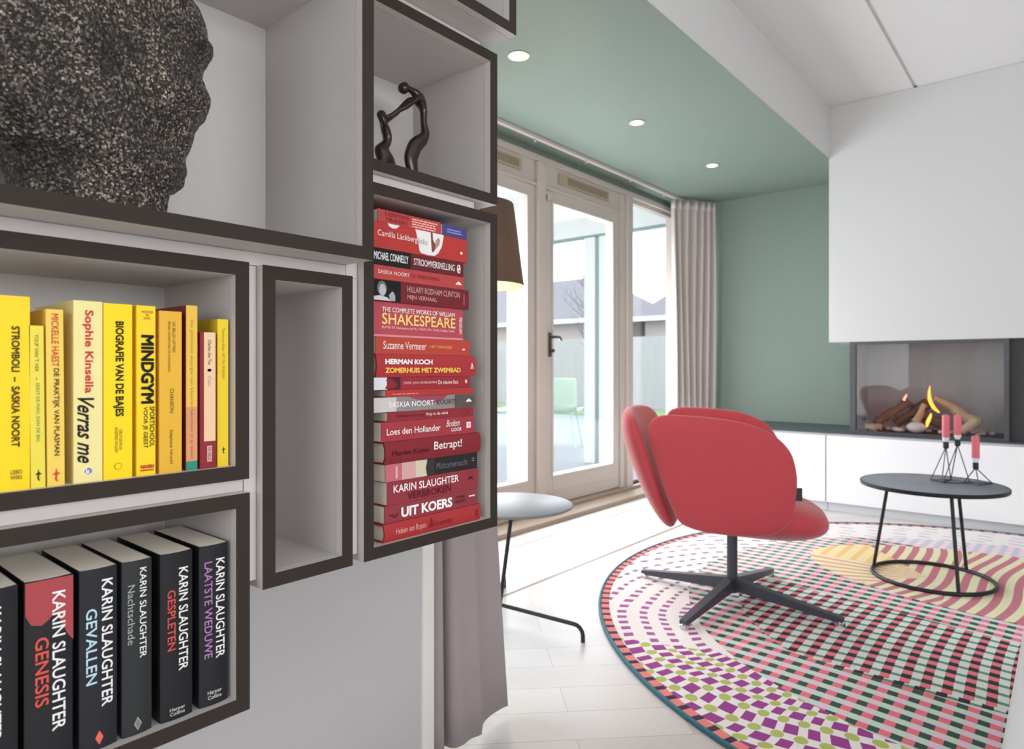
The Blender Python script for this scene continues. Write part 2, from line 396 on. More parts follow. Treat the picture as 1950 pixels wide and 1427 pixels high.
# --- yellow row (standing); text spans are fractions of spine height (from the top) and width
ZY = .813; GY = 'yellow books in the wide wall box'
def stand(label, y0, y1, top, color, items, group, z=ZY, x=-.912, dep=.14, lean=0, name='paperback_book', hard=False, rnd=0):
    th = y1 - y0; ln = top - z
    b = book(name, label, group, x, (y0 + y1) / 2, z, th, ln, dep, color, hard=hard, rnd=rnd, lean=lean)
    for it in items:
        k = it[0]
        if k == 'T':      # name, text, f0, f1, a0, a1, colour, bold, shear   (reads downwards)
            _, n, s, f0, f1, a0, a1, h, bd, *sh = it
            put_text(b, n, s, -th / 2 + th * a0, -th / 2 + th * a1, ln * (1 - f1), ln * (1 - f0), h, True, bd, sh[0] if sh else 0)
        elif k == 'H':
            _, n, s, f0, f1, a0, a1, h, bd, *sh = it
            put_text(b, n, s, -th / 2 + th * a0, -th / 2 + th * a1, ln * (1 - f1), ln * (1 - f0), h, False, bd, sh[0] if sh else 0, .0009)
        elif k == 'R':    # name f0 f1 a0 a1 colour
            _, n, f0, f1, a0, a1, h = it
            rect(b, n, -th / 2 + th * a0, -th / 2 + th * a1, ln * (1 - f1), ln * (1 - f0), h)
        elif k == 'C':    # name f a rad colour
            _, n, f, a, rad, h, *xx = it
            shape(b, n, circ(-th / 2 + th * a, ln * (1 - f), rad, rad), h, xx[0] if xx else .0005)
        elif k == 'D':    # diamond
            _, n, f, a, rw, rh, h, *xx = it
            cy, cz = -th / 2 + th * a, ln * (1 - f)
            shape(b, n, [(cy - rw, cz), (cy, cz - rh), (cy + rw, cz), (cy, cz + rh)], h, xx[0] if xx else .0005)
        elif k == 'B':    # little bird mark
            _, n, f0, f1, a0, a1, h = it
            q = [(.5, 0), (.6, .25), (1, .42), (.62, .5), (.58, .75), (.75, 1), (.4, .9), (.3, .75), (.38, .5), (0, .45), (.35, .3)]
            shape(b, n, [(-th / 2 + th * (a0 + (a1 - a0) * u), ln * (1 - f0 - (f1 - f0) * v)) for u, v in q], h)
    return b
TL, AL, PM, SP, BL = 'title_lettering', 'author_lettering', 'publisher_mark', 'spine_panel', 'blurb_lettering'
def Yb(label, *a, **k): return stand(label, *a, group=GY, **k)
Yb('tall bright yellow paperback with bold dark lettering at the cropped end of the row', .196, .2262, 1.0325, '#fad61c',
   [('T', TL, 'STROMBOLI  \u2013  SASKIA NOORT', .155, .778, .42, .68, '#4a3c14', .02), ('H', PM, 'LEBO\nWSKI', .895, .945, .38, .75, '#8a7426', .02)])
Yb('short slim lemon yellow book with green title, lowest of the yellow row', .2272, .2412, 1.0, '#ecd94f',
   [('T', AL, "YOUP VAN 'T HEK", .055, .285, .36, .64, '#5a5a2a', 0), ('T', BL, '\u2013', .32, .335, .45, .5, '#5a5a2a', .02), ('T', TL, 'EERST DE MAN, DAN DE BAL', .355, .72, .38, .66, '#3f8a4a', 0), ('B', PM, .885, .96, .3, .75, '#3b3a1c')], lean=.01)
Yb('warm yellow book with a red name above a dark condensed title', .2432, .2606, 1.02, '#f2cf5c',
   [('T', AL, 'MICKELLE HAEST', .025, .325, .3, .72, '#cf4b3a', .01), ('T', TL, 'DE PRAKTIJK VAN PLASMAN', .335, .83, .32, .72, '#3a3020', .01), ('B', PM, .9, .98, .28, .75, '#cf4b3a')], lean=.008)
Yb('thick cream coloured paperback with large red lettering and black script', .2696, .3006, 1.0325, '#efe09a',
   [('T', AL, 'Sophie Kinsella', .05, .51, .3, .68, '#c9393c', .025), ('T', TL, 'Verras me', .535, .895, .12, .7, '#231f1c', .02, .45), ('C', PM, .94, .5, .0052, '#f4f0e2'), ('C', PM, .94, .5, .0042, '#6f86a8', .0007), ('H', PM, 'k', .925, .955, .42, .58, '#f4f0e2', .02)], dep=.15)
Yb('wide strong yellow paperback with heavy black narrow capitals', .3018, .3345, 1.0315, '#fbd81a',
   [('T', TL, 'BIOGRAFIE VAN DE BAJES', .1, .645, .32, .7, '#241f12', .035), ('T', AL, 'GERLOF LEISTRA EN\nANNEMARIE VAN ELDEN', .705, .85, .38, .64, '#5b4d18', .0), ('C', PM, .93, .5, .0042, '#4a3f16'), ('C', PM, .93, .5, .0037, '#fbd81a', .0007), ('B', PM, .915, .945, .44, .56, '#241f12')])
Yb('golden yellow paperback with the biggest black title on its spine', .3395, .3625, 1.0315, '#fad428',
   [('H', AL, 'WOUTER\nDE\nJONG', .03, .085, .24, .86, '#9a6b2a', .01), ('T', TL, 'MINDGYM', .172, .578, .22, .92, '#15120d', .028), ('T', BL, 'SPORTSCHOOL', .595, .835, .68, .94, '#2a2212', .015), ('T', BL, 'VOOR JE GEEST', .595, .84, .3, .58, '#2a2212', .015), ('H', PM, 'MAVEN', .938, .96, .2, .9, '#c2402f', .03), ('R', PM, .966, .974, .2, .9, '#c2402f')])
Yb('amber orange paperback with spaced thin dark lettering', .3672, .3958, 1.0265, '#e6b238',
   [('T', BL, 'LES BELLES LETTRES', .065, .255, .58, .7, '#5d3f1c', 0), ('T', BL, 'PRESSES UNIVERSITAIRES DE VALENCIENNES', .065, .375, .38, .48, '#5d3f1c', 0), ('T', TL, 'CHANSON', .48, .63, .46, .63, '#4b2d18', 0), ('T', AL, 'St\u00e9phane Hirschl', .735, .945, .42, .6, '#4b2d18', 0)])
Yb('thin yellow orange book with a teal foot and maroon cover', .4015, .4165, 1.036, '#7c2a30',
   [('R', SP, 0, .615, 0, 1, '#e9bd4e'), ('R', SP, .615, .945, 0, 1, '#dd9a63'), ('R', SP, .945, 1, 0, 1, '#2f8f7c'), ('T', TL, 'De positieve energie van kleuren', .09, .62, .3, .66, '#b0823a', 0), ('T', BL, 'benutten in je leven', .63, .93, .3, .66, '#8d4f8e', 0)])
Yb('dark maroon book with a long pale peach panel on its spine', .4198, .4415, 1.0005, '#8e2b35',
   [('R', SP, 0, .80, .24, .97, '#efc9a2'), ('T', AL, 'Charles den Tex', .055, .24, .48, .7, '#3d2a20', .01), ('R', PM, .268, .288, .46, .7, '#8e2b35'), ('T', TL, 'Claim', .32, .395, .48, .7, '#a6805f', 0), ('R', PM, .835, .95, .44, .74, '#d9b8a6'), ('T', PM, 'DE GEUS', .845, .94, .5, .68, '#8e2b35', .02)], x=-.9105)
Yb('last yellow paperback of the row, standing against the box side', .4455, .461, 1.02, '#eccb34',
   [('T', TL, 'Thomas van Aalten  HET ZAL ME BENEN', .06, .405, .42, .66, '#a68a2a', 0), ('B', PM, .865, .915, .4, .72, '#2c2611')], x=-.914, dep=.13)

# --- black paperbacks in the lowest box
ZK = .4835; GK = 'black paperbacks in the lowest wall box'
def Kb(label, y0, y1, items, top=.7055, color='#26252a', **k): return stand(label, y0, y1, top, color, items, GK, z=ZK, dep=.15, rnd=.003, **k)
WH = '#eeeceb'
Kb('black paperback with white lettering only, cut by the frame at the end of the row', .166, .2155, [('T', AL, 'KARIN SLAUGHTER', .09, .76, .4, .68, WH, .012)], color='#232225')
Kb('black paperback with red title and a red blotch at its head', .2215, .2695,
   [('T', AL, 'KARIN SLAUGHTER', .075, .81, .55, .83, WH, .012), ('T', TL, 'GENESIS', .3, .66, .2, .48, '#d9574f', .012)], color='#252427')
Kb('black paperback with pale blue title and a coral diamond', .2765, .3178,
   [('T', AL, 'KARIN SLAUGHTER', .065, .77, .56, .86, WH, .012), ('T', TL, 'GEVALLEN', .215, .63, .15, .44, '#bcd8e8', .012), ('D', PM, .935, .5, .0045, .0085, '#e8675c')], color='#27282e')
Kb('narrower charcoal paperback with grey serif title and grey diamond', .3235, .3588,
   [('T', AL, 'KARIN SLAUGHTER', .045, .565, .56, .79, WH, .006), ('T', TL, 'Nachtschade', .135, .475, .16, .4, '#a5adaa', 0), ('D', PM, .938, .5, .0045, .0085, '#a9aaa6'), ('D', PM, .938, .5, .0033, .0065, '#77797a', .0007)], color='#2f3132')
Kb('black paperback with coral title, second from the box side', .3695, .411,
   [('T', AL, 'KARIN SLAUGHTER', .095, .715, .54, .83, WH, .01), ('T', TL, 'GESPLETEN', .22, .58, .19, .44, '#d4524e', .01), ('H', PM, 'Harper\nCollins', .925, .972, .26, .74, '#d8d6d3', .005)], color='#222226')
Kb('black paperback with pale purple title, beside the box side', .4205, .4605,
   [('T', AL, 'KARIN SLAUGHTER', .09, .715, .54, .85, WH, .01), ('T', TL, 'LAATSTE WEDUWE', .1, .7, .14, .42, '#b07fb4', .008), ('H', PM, 'Harper\nCollins', .905, .96, .25, .75, '#d8d6d3', .005)], color='#24242a')
# red blotch printed on the head of the second black spine
for o in bpy.data.objects:
    if o.get('label', '').startswith('black paperback with red title'):
        ln = .222; shape(o, SP, [(-.0238, ln - .001), (-.0238, ln - .038), (-.018, ln - .05), (-.008, ln - .053), (.0, ln - .047), (.006, ln - .04), (.012, ln - .055), (.018, ln - .07), (.0238, ln - .078), (.0238, ln - .001)], '#a8484c', .0002)

# --- red pile (lying); y0, y1 along the spine, text spans are fractions along the length and up the thickness
GR = 'red books piled in the upright wall box'
def mute(h):
    h = h.lstrip('#'); c = [int(h[i:i + 2], 16) for i in (0, 2, 4)]; g = (92, 78, 78)
    return '#%02x%02x%02x' % tuple(int((c[i] * .84 + g[i] * .16) * .95) for i in range(3))
def lie(label, y0, y1, z0, z1, color, items, x=-.912, dep=.145, hard=False, rnd=0, name='paperback_book'):
    th = z1 - z0 - .0004; ln = y1 - y0
    b = book(name, label, GR, x, (y0 + y1) / 2, z0, th, ln, dep, mute(color), lying=True, hard=hard, rnd=rnd)
    fy = lambda f: -ln / 2 + ln * f
    for it in items:
        k = it[0]
        if k == 'H':
            _, n, s, f0, f1, v0, v1, h, bd, *sh = it
            put_text(b, n, s, fy(f0), fy(f1), th * v0, th * v1, h, False, bd, sh[0] if sh else 0, .0009)
        elif k == 'V':
            _, n, s, f0, f1, v0, v1, h, bd = it
            put_text(b, n, s, fy(f0), fy(f1), th * v0, th * v1, h, True, bd)
        elif k == 'R':
            _, n, f0, f1, v0, v1, h, *xx = it
            rect(b, n, fy(f0), fy(f1), th * v0, th * v1, h, xx[0] if xx else .0004)
        elif k == 'C':
            _, n, f, v, rf, rv, h, *xx = it
            shape(b, n, circ(fy(f), th * v, ln * rf, th * rv), h, xx[0] if xx else .0006)
        elif k == 'P':
            _, n, pts, h, *xx = it
            shape(b, n, [(fy(f), th * v) for f, v in pts], h, xx[0] if xx else .0006)
        elif k == 'L':    # a few unreadably small printed lines
            _, n, f0, f1, v0, v1, rows, h = it
            m = MB()
            for r in range(rows):
                a = v0 + (v1 - v0) * r / rows; random.seed(r + int(f0 * 100)); e = f1 - random.random() * .12 * (f1 - f0)
                p = f0
                while p < e:
                    q = min(e, p + .02 + random.random() * .05); m.box(0, .0006, fy(p), fy(q), th * a, th * (a + (v1 - v0) / rows * .55)); p = q + .012
            m.build(n, ink(h), b)
    return b
lie('bright red book with dark capitals, topmost of the red pile', .725, .874, 1.2045, 1.227, '#cf4a4a', [('H', AL, 'HERMAN\nFINKERS', .11, .46, .12, .88, '#93272d', .0), ('L', BL, .52, .95, .1, .9, 4, '#efb3aa')])
lie('small indigo book lying beside the topmost red book', .879, .944, 1.2045, 1.2265, '#474a8c', [('L', BL, .18, .8, .3, .75, 2, '#8f95c9')])
lie('red book with a torn white cloth picture on its spine, second from the top', .716, .945, 1.159, 1.2045, '#cf3b37',
    [('P', SP, [(.41, 1), (.42, .88), (.44, .5), (.455, .18), (.47, .08), (.55, .04), (.62, .06), (.66, .2), (.70, .5), (.72, .95), (.72, 1)], '#e8e4e2'),
     ('P', SP, [(.575, 1), (.58, .6), (.585, .25), (.6, .18), (.62, .3), (.625, .55), (.6, .7), (.595, 1)], '#7d4a42', .0009), ('P', SP, [(.62, .3), (.67, .55), (.68, .75), (.66, .85), (.63, .7)], '#b58c80', .0009),
     ('H', TL, 'lieks', .44, .54, .45, .68, '#9a98a2', 0), ('H', AL, 'Camilla L\u00e4ckberg', .035, .43, .4, .7, '#f0d9d2', .005), ('P', SP, [(.13, 1), (.15, .88), (.18, .84), (.22, .87), (.25, 1)], '#f0e4e0'), ('C', PM, .93, .38, .014, .06, '#f2e6e2')])
lie('book half black, half maroon, third from the top of the pile', .716, .935, 1.13, 1.159, '#6f2029', [('R', SP, 0, .38, 0, 1, '#1d1a1c'), ('H', AL, 'MICHAEL CONNELLY', .0, .35, .3, .78, WH, .01), ('H', TL, 'STROOMVERSNELLING', .41, .885, .3, .74, '#eadfdc', .01), ('C', PM, .94, .5, .022, .3, '#e6dedb'), ('C', PM, .935, .62, .008, .08, '#6f2029', .0008), ('C', PM, .945, .38, .007, .06, '#6f2029', .0008)])
lie('light red thin book between the maroon books, fourth from the top', .716, .937, 1.1055, 1.13, '#d04b49', [('H', AL, 'SASKIA NOORT', .04, .36, .4, .68, '#f2cfc8', .01), ('H', TL, 'DE VERBOUWING', .38, .7, .4, .68, '#9a2f31', .0), ('P', PM, [(.89, .34), (.97, .34), (.95, .5), (.93, .62), (.91, .5)], '#f5e6e1')])
lie('dark maroon book with a black and white portrait panel on the spine', .716, .95, 1.0675, 1.1055, '#7d2129', [('R', SP, 0, .255, .02, .98, '#151516'), ('C', SP, .075, .6, .045, .34, '#6b6c70', .0006), ('C', SP, .08, .52, .032, .28, '#b4b5b9', .0008), ('P', SP, [(.0, .04), (.0, .2), (.05, .26), (.12, .2), (.16, .04)], '#c9cacd', .0007), ('P', SP, [(.15, .05), (.14, .3), (.17, .5), (.185, .45), (.2, .3), (.2, .05)], '#a2a3a8', .0008), ('H', AL, 'HILLARY RODHAM CLINTON', .32, .89, .55, .84, '#d8a9a4', 0), ('H', TL, 'MIJN VERHAAL', .32, .63, .16, .42, '#d8a9a4', 0), ('R', PM, .935, .95, .2, .8, '#a8545a')])
lie('thickest book of the red pile, pinkish red with yellow capitals', .719, .938, 1.0065, 1.0675, '#d0505f',
    [('H', BL, 'THE COMPLETE WORKS OF WILLIAM', .08, .89, .72, .86, '#f4e3df', .01), ('H', TL, 'SHAKESPEARE', .08, .9, .36, .69, '#f3d07a', .012), ('H', BL, 'EDITED BY Shakespeare by W.J. CRAIG, M.A. Trinity College, Dublin', .08, .89, .22, .31, '#f0d5cf', 0), ('V', PM, 'PENGUIN', .95, .985, .2, .72, '#f4e3df', .01), ('R', SP, 0, 1, 0, .06, '#dd8f97')], x=-.916, dep=.15)
lie('orange red book with curly white name below the thickest book', .72, .953, .976, 1.0065, '#d2493c', [('H', AL, 'Suzanne Vermeer', .07, .5, .3, .76, '#f7e5de', .002), ('H', TL, 'HET PARADIJS', .54, .785, .38, .6, '#f0a35c', .012), ('L', PM, .91, .95, .35, .55, 1, '#f2d2c6')])
lie('red rounded hardcover with white and yellow title lines, above the pale photo spine', .719, .966, .936, .976, '#c43539', [('H', AL, 'HERMAN KOCH', .07, .52, .56, .8, '#f6ecea', .03), ('H', TL, 'ZOMERHUIS MET ZWEMBAD', .07, .82, .18, .42, '#f0c060', .03), ('P', PM, [(.935, .35), (.945, .35), (.95, .55), (.96, .35), (.97, .35), (.955, .65), (.948, .65)], '#f3dcd8')], hard=True, rnd=.004, x=-.907, name='hardcover_book')
lie('red book with a pale photo panel at its spine end', .716, .953, .9135, .936, '#b02d38', [('R', SP, 0, .12, .02, .98, '#d9dbe0'), ('R', SP, .12, .25, .02, .98, '#4b2430'), ('P', SP, [(.1, .1), (.13, .5), (.11, .8), (.16, .9), (.2, .6), (.22, .3), (.18, .1)], '#8f2733', .0007), ('H', AL, 'DIRK JAN ROELEVEN', .28, .62, .38, .62, '#e5bdb9', .01), ('H', TL, 'De nieuwe fiets', .635, .86, .36, .7, '#f0dcd8', .005), ('C', PM, .955, .55, .012, .18, '#e8ccc8')])
lie('thinnest bright red book of the pile', .742, .963, .901, .9135, '#cc3a38', [('L', TL, .07, .35, .3, .6, 1, '#e0857c')], dep=.13)
lie('greyish book fading from pale to dark with a magenta smear', .716, .966, .8745, .901, '#a39a98', [('R', SP, .0, .2, .02, .98, '#c9c4c3'), ('R', SP, .78, 1, .02, .98, '#5b5150'), ('P', SP, [(.3, 1), (.4, .75), (.5, .55), (.6, .5), (.66, .7), (.7, 1)], '#96485e'), ('H', AL, 'SASKIA NOORT', .13, .56, .3, .68, '#f4efee', .008), ('H', TL, 'KOORTS', .59, .8, .32, .68, '#4f3f40', .005), ('P', PM, [(.9, .42), (.97, .42), (.955, .55), (.935, .66), (.915, .55)], '#f2efed')])
lie('thin wine red book above the rose red one', .746, .963, .8575, .8745, '#a02f38', [('H', AL, 'William Strong', .08, .4, .3, .7, '#6f1f27', .0), ('H', TL, 'Kop in de wind', .42, .67, .3, .72, '#f3dcd9', .01), ('R', PM, .9, .94, .3, .7, '#86252e')], dep=.13)
lie('rose red book with rounded white name and white logo square', .732, .966, .823, .8575, '#b93a46', [('H', AL, 'Loes den Hollander', .05, .6, .32, .66, '#f3e7e6', .008), ('H', TL, 'Bodem', .665, .82, .48, .86, '#f3e7e6', .0, .35), ('H', TL, 'LOOS', .725, .84, .2, .4, '#f3e7e6', .02), ('R', PM, .905, .955, .32, .66, '#ece4e4'), ('R', PM, .917, .943, .4, .58, '#b9b4bb', .0007)])
lie('dark red hardcover with rounded glossy spine and a big white exclamation title', .737, .979, .7835, .823, '#94262f', [('H', AL, 'Marian Keyes', .06, .42, .3, .58, '#5e1720', .005), ('H', TL, 'Betrapt!', .47, .77, .3, .8, '#f4eeec', .005)], hard=True, rnd=.005, x=-.906, name='hardcover_book', dep=.15)
lie('book with pink to cream half spine beside a black half', .741, .974, .752, .7835, '#232124', [('R', SP, 0, .16, .01, .99, '#c06a74'), ('R', SP, .16, .3, .01, .99, '#d3a3a0'), ('R', SP, .3, .42, .01, .99, '#cfc6ac'), ('P', SP, [(.42, 0), (.405, .5), (.42, .85), (.45, .95), (.5, .99), (.5, 0)], '#3a3330', .0006), ('R', BL, .1, .115, .15, .85, '#e3b7b6', .0007), ('H', TL, 'Midzomernacht', .52, .88, .3, .7, '#6f6e70', .0), ('R', PM, .935, .965, .48, .54, '#8c8b8c'), ('R', PM, .935, .965, .62, .68, '#8c8b8c')])
lie('thick crimson book with white name over a dark title', .745, .977, .711, .752, '#a53542', [('H', AL, 'KARIN SLAUGHTER', .06, .76, .5, .84, '#f4ecec', .012), ('H', TL, 'VERBROKEN', .2, .67, .1, .42, '#571a22', .01), ('P', PM, [(.875, .5), (.89, .62), (.91, .66), (.93, .58), (.94, .46), (.915, .54), (.895, .52)], '#4a161d')])
lie('crimson book with bold white capitals, second from the bottom of the pile', .739, .974, .68, .711, '#a23a44', [('H', TL, 'UIT KOERS', .16, .7, .18, .78, '#f6f0f0', .04), ('H', AL, 'FRANK\nHEINEN', .735, .86, .3, .78, '#5b1e26', .0), ('R', PM, .9, .97, .55, .64, '#edd5d4'), ('P', SP, [(.04, .45), (.07, .5), (.1, .42), (.13, .5), (.125, .3), (.1, .22), (.07, .32)], '#6d2029')])
lie('scarlet hardcover with rounded spine at the bottom of the pile', .735, .979, .648, .68, '#c23438', [('H', AL, 'Heleen van Royen', .1, .39, .26, .7, '#e9a49c', .004), ('P', PM, [(.42, .3), (.44, .65), (.45, .85), (.465, .6), (.48, .4), (.46, .3)], '#7d1e24'), ('H', TL, 'De mannentester', .49, .67, .3, .62, '#8a2329', .004), ('C', PM, .95, .5, .013, .26, '#80222a')], hard=True, rnd=.004, x=-.906, name='hardcover_book')

# ------------------------------------------------------------------ stone head
def stone_head():
    F = [(1.142, .402), (1.178, .404), (1.196, .408), (1.203, .422), (1.215, .431), (1.235, .436), (1.255, .438), (1.27, .442), (1.29, .447), (1.305, .453), (1.318, .462), (1.332, .464), (1.345, .457), (1.362, .453), (1.38, .459), (1.41, .466), (1.44, .461), (1.485, .432), (1.515, .39), (1.54, .335), (1.553, .28)]
    B = [(1.142, .222), (1.18, .226), (1.205, .218), (1.225, .19), (1.26, .15), (1.31, .118), (1.38, .105), (1.45, .12), (1.5, .16), (1.53, .21), (1.553, .27)]
    Wd = [(1.142, .080), (1.19, .078), (1.21, .086), (1.25, .1), (1.32, .112), (1.4, .118), (1.46, .112), (1.5, .095), (1.53, .066), (1.553, .005)]
    bm = bmesh.new(); nz, na = 130, 160; rings = []
    c, s_ = cos(radians(8)), sin(radians(8))
    for i in range(nz + 1):
        z = 1.142 + (1.553 - 1.142) * (1 - (1 - i / nz) ** 1.25 if False else i / nz)
        f, bk, w = interp(F, z), interp(B, z), interp(Wd, z); mid = (f + bk) / 2 + .0; L = (f - bk) / 2
        ring = []
        for k in range(na):
            a = 2 * pi * k / na; ca, sa = cos(a), sin(a)       # a=0 faces +Y
            e = 2 / 2.3
            y = math.copysign(abs(ca) ** e, ca) * L; x = math.copysign(abs(sa) ** e, sa) * w
            if 1.2 < z < 1.34 and ca > 0: x *= 1 - .28 * ca * ca * (1.34 - z) / .14
            # nose, eye sockets, lips, ear
            dz = lambda z0, h: math.exp(-((z - z0) / h) ** 2)
            da = lambda a0, h: math.exp(-((min(abs(a - a0), 2 * pi - abs(a - a0))) / h) ** 2)
            r = 0
            for sg in (1, -1):
                a0 = (sg * .62) % (2 * pi); r -= .014 * dz(1.383, .016) * da(a0, .26)
                r += .008 * dz(1.405, .012) * da(a0, .3)
                r += .006 * dz(1.375, .008) * da(a0, .14)
                r += .012 * dz(1.335, .03) * da((sg * .85) % (2 * pi), .3)
                r += .02 * dz(1.36, .034) * da((sg * 1.68) % (2 * pi), .11) - .012 * dz(1.36, .018) * da((sg * 1.62) % (2 * pi), .05)
                r -= .012 * dz(1.255, .025) * da((sg * .9) % (2 * pi), .4)
            nn = Vector((x / max(w, .01), y / max(L, .01), 0)); nn.normalize()
            p = Vector((x, y, 0)) + nn * r
            px, py = -(p.x), p.y
            q = Vector((-.993 + px * c - py * s_ * 1.0, mid + (py * c + px * s_) * 1.0, z))
            d = noise.fractal(q * 28, 1, 2, 4) * .0028 + noise.noise(q * 130) * .0011
            q += Vector((nn.x * -1, nn.y, 0)) * d
            ring.append(bm.verts.new(q))
        rings.append(ring)
    for a, b_ in zip(rings, rings[1:]):
        for k in range(na): bm.faces.new((a[k], a[(k + 1) % na], b_[(k + 1) % na], b_[k]))
    bm.faces.new(rings[0][::-1]); bm.faces.new(rings[-1])
    m = bpy.data.materials.new('speckled_dark_stone'); m.use_nodes = True; nt = m.node_tree; b = nt.nodes['Principled BSDF']
    tc = nt.nodes.new('ShaderNodeTexCoord')
    n1 = nt.nodes.new('ShaderNodeTexVoronoi'); n1.inputs['Scale'].default_value = 400
    n3 = nt.nodes.new('ShaderNodeTexNoise'); n3.inputs['Scale'].default_value = 260; n3.inputs['Detail'].default_value = 4
    n2 = nt.nodes.new('ShaderNodeTexNoise'); n2.inputs['Scale'].default_value = 18; n2.inputs['Detail'].default_value = 5
    for n in (n1, n2, n3): nt.links.new(tc.outputs['Object'], n.inputs['Vector'])
    sp = nt.nodes.new('ShaderNodeSeparateColor'); nt.links.new(n1.outputs['Color'], sp.inputs[0])
    val = E(nt, sp.outputs[0]) * .6 + E(nt, n3.outputs[0]) * .45
    r1 = nt.nodes.new('ShaderNodeValToRGB'); el = r1.color_ramp.elements
    el[0].position = .30; el[0].color = lin('#1b1714'); el[1].position = .88; el[1].color = lin('#e6d9c8')
    x = r1.color_ramp.elements.new(.55); x.color = lin('#3f352f'); x = r1.color_ramp.elements.new(.70); x.color = lin('#7f7067')
    nt.links.new(val.s, r1.inputs[0])
    r2 = nt.nodes.new('ShaderNodeValToRGB'); r2.color_ramp.elements[0].position = .35; r2.color_ramp.elements[0].color = lin('#6a6a63'); r2.color_ramp.elements[1].position = .7; r2.color_ramp.elements[1].color = (1, 1, 1, 1)
    nt.links.new(n2.outputs[0], r2.inputs[0])
    mx = nt.nodes.new('ShaderNodeMix'); mx.data_type = 'RGBA'; mx.blend_type = 'MULTIPLY'; mx.inputs[0].default_value = .9
    nt.links.new(r1.outputs[0], mx.inputs[6]); nt.links.new(r2.outputs[0], mx.inputs[7]); nt.links.new(mx.outputs[2], b.inputs['Base Color'])
    b.inputs['Roughness'].default_value = .42
    bp = nt.nodes.new('ShaderNodeBump'); bp.inputs['Strength'].default_value = 1; bp.inputs['Distance'].default_value = .006
    nt.links.new(n3.outputs[0], bp.inputs['Height']); nt.links.new(bp.outputs[0], b.inputs['Normal'])
    k = MB(); k.bm.free(); k.bm = bm
    o = k.build('stone_head', m, smooth='all')
    tag(o, 'big rough dark speckled stone head in profile standing in the deep wall box', 'sculpture')
stone_head()

# ------------------------------------------------------------------ carved figures
def skin(name, chains, m, parent, sub=2):
    verts, edges, rad = [], [], []
    for ch in chains:
        last = None
        for it in ch:
            if isinstance(it, int): idx = it
            else:
                verts.append(it[:3]); rad.append(it[3:] if len(it) > 4 else (it[3], it[3])); idx = len(verts) - 1
            if last is not None: edges.append((last, idx))
            last = idx
    me = bpy.data.meshes.new(name); me.from_pydata(verts, edges, []); o = bpy.data.objects.new(name, me); COL.objects.link(o)
    sk = o.modifiers.new('Skin', 'SKIN'); sk.use_smooth_shade = True
    for v, r in zip(me.skin_vertices[0].data, rad): v.radius = r
    me.skin_vertices[0].data[0].use_root = True
    sb = o.modifiers.new('Sub', 'SUBSURF'); sb.levels = sub; sb.render_levels = sub
    me.materials.append(m); o.parent = parent; return o
EB = mat('polished_dark_wood', '#2a1a17', .25, spec=.6)
sc = thing('carved_figures', 'slender dark wooden carving of a standing figure bending over a smaller kneeling one', 'sculpture', (-1.02, .87, 1.306))
f = lambda y, z, x, r, r2=None: (x, y - .87, z - 1.306, r, r2 or r)
skin('standing_figure', [[f(.899, 1.309, 0, .012, .016), f(.899, 1.345, 0, .011, .013), f(.893, 1.375, 0, .011, .018), f(.905, 1.404, 0, .011, .018), f(.928, 1.424, 0, .01, .014), f(.934, 1.438, 0, .010, .010), f(.929, 1.455, 0, .007), f(.929, 1.478, 0, .008), f(.924, 1.497, 0, .009), f(.911, 1.51, 0, .010), f(.896, 1.514, 0, .007), f(.886, 1.513, 0, .006)],
     [8, f(.905, 1.501, .014, .0065), f(.89, 1.487, .016, .0055), f(.872, 1.47, .014, .0055), f(.853, 1.457, .01, .0048), f(.838, 1.444, .006, .004), f(.826, 1.438, .004, .0035)],
     [8, f(.903, 1.500, -.014, .0065), f(.886, 1.482, -.016, .0055), f(.868, 1.462, -.014, .0055), f(.85, 1.447, -.01, .0048), f(.835, 1.432, -.008, .004), f(.822, 1.424, -.006, .0035)],
     [11, f(.879, 1.518, 0, .009, .010), f(.874, 1.511, 0, .0135, .013), f(.871, 1.5, 0, .009, .009)]], EB, sc)
skin('kneeling_figure', [[f(.856, 1.309, 0, .008), f(.85, 1.33, 0, .009), f(.838, 1.354, 0, .013), f(.822, 1.37, 0, .017, .015), f(.818, 1.378, 0, .014), f(.832, 1.388, 0, .009), f(.836, 1.402, 0, .010), f(.83, 1.42, 0, .009), f(.823, 1.432, 0, .006), f(.82, 1.441, 0, .011, .011), f(.814, 1.449, 0, .007)],
     [3, f(.815, 1.345, .008, .011), f(.822, 1.325, .012, .008), f(.83, 1.311, .014, .006)],
     [7, f(.815, 1.422, .014, .005), f(.809, 1.432, .014, .0045), f(.812, 1.443, .01, .004)]], EB, sc)

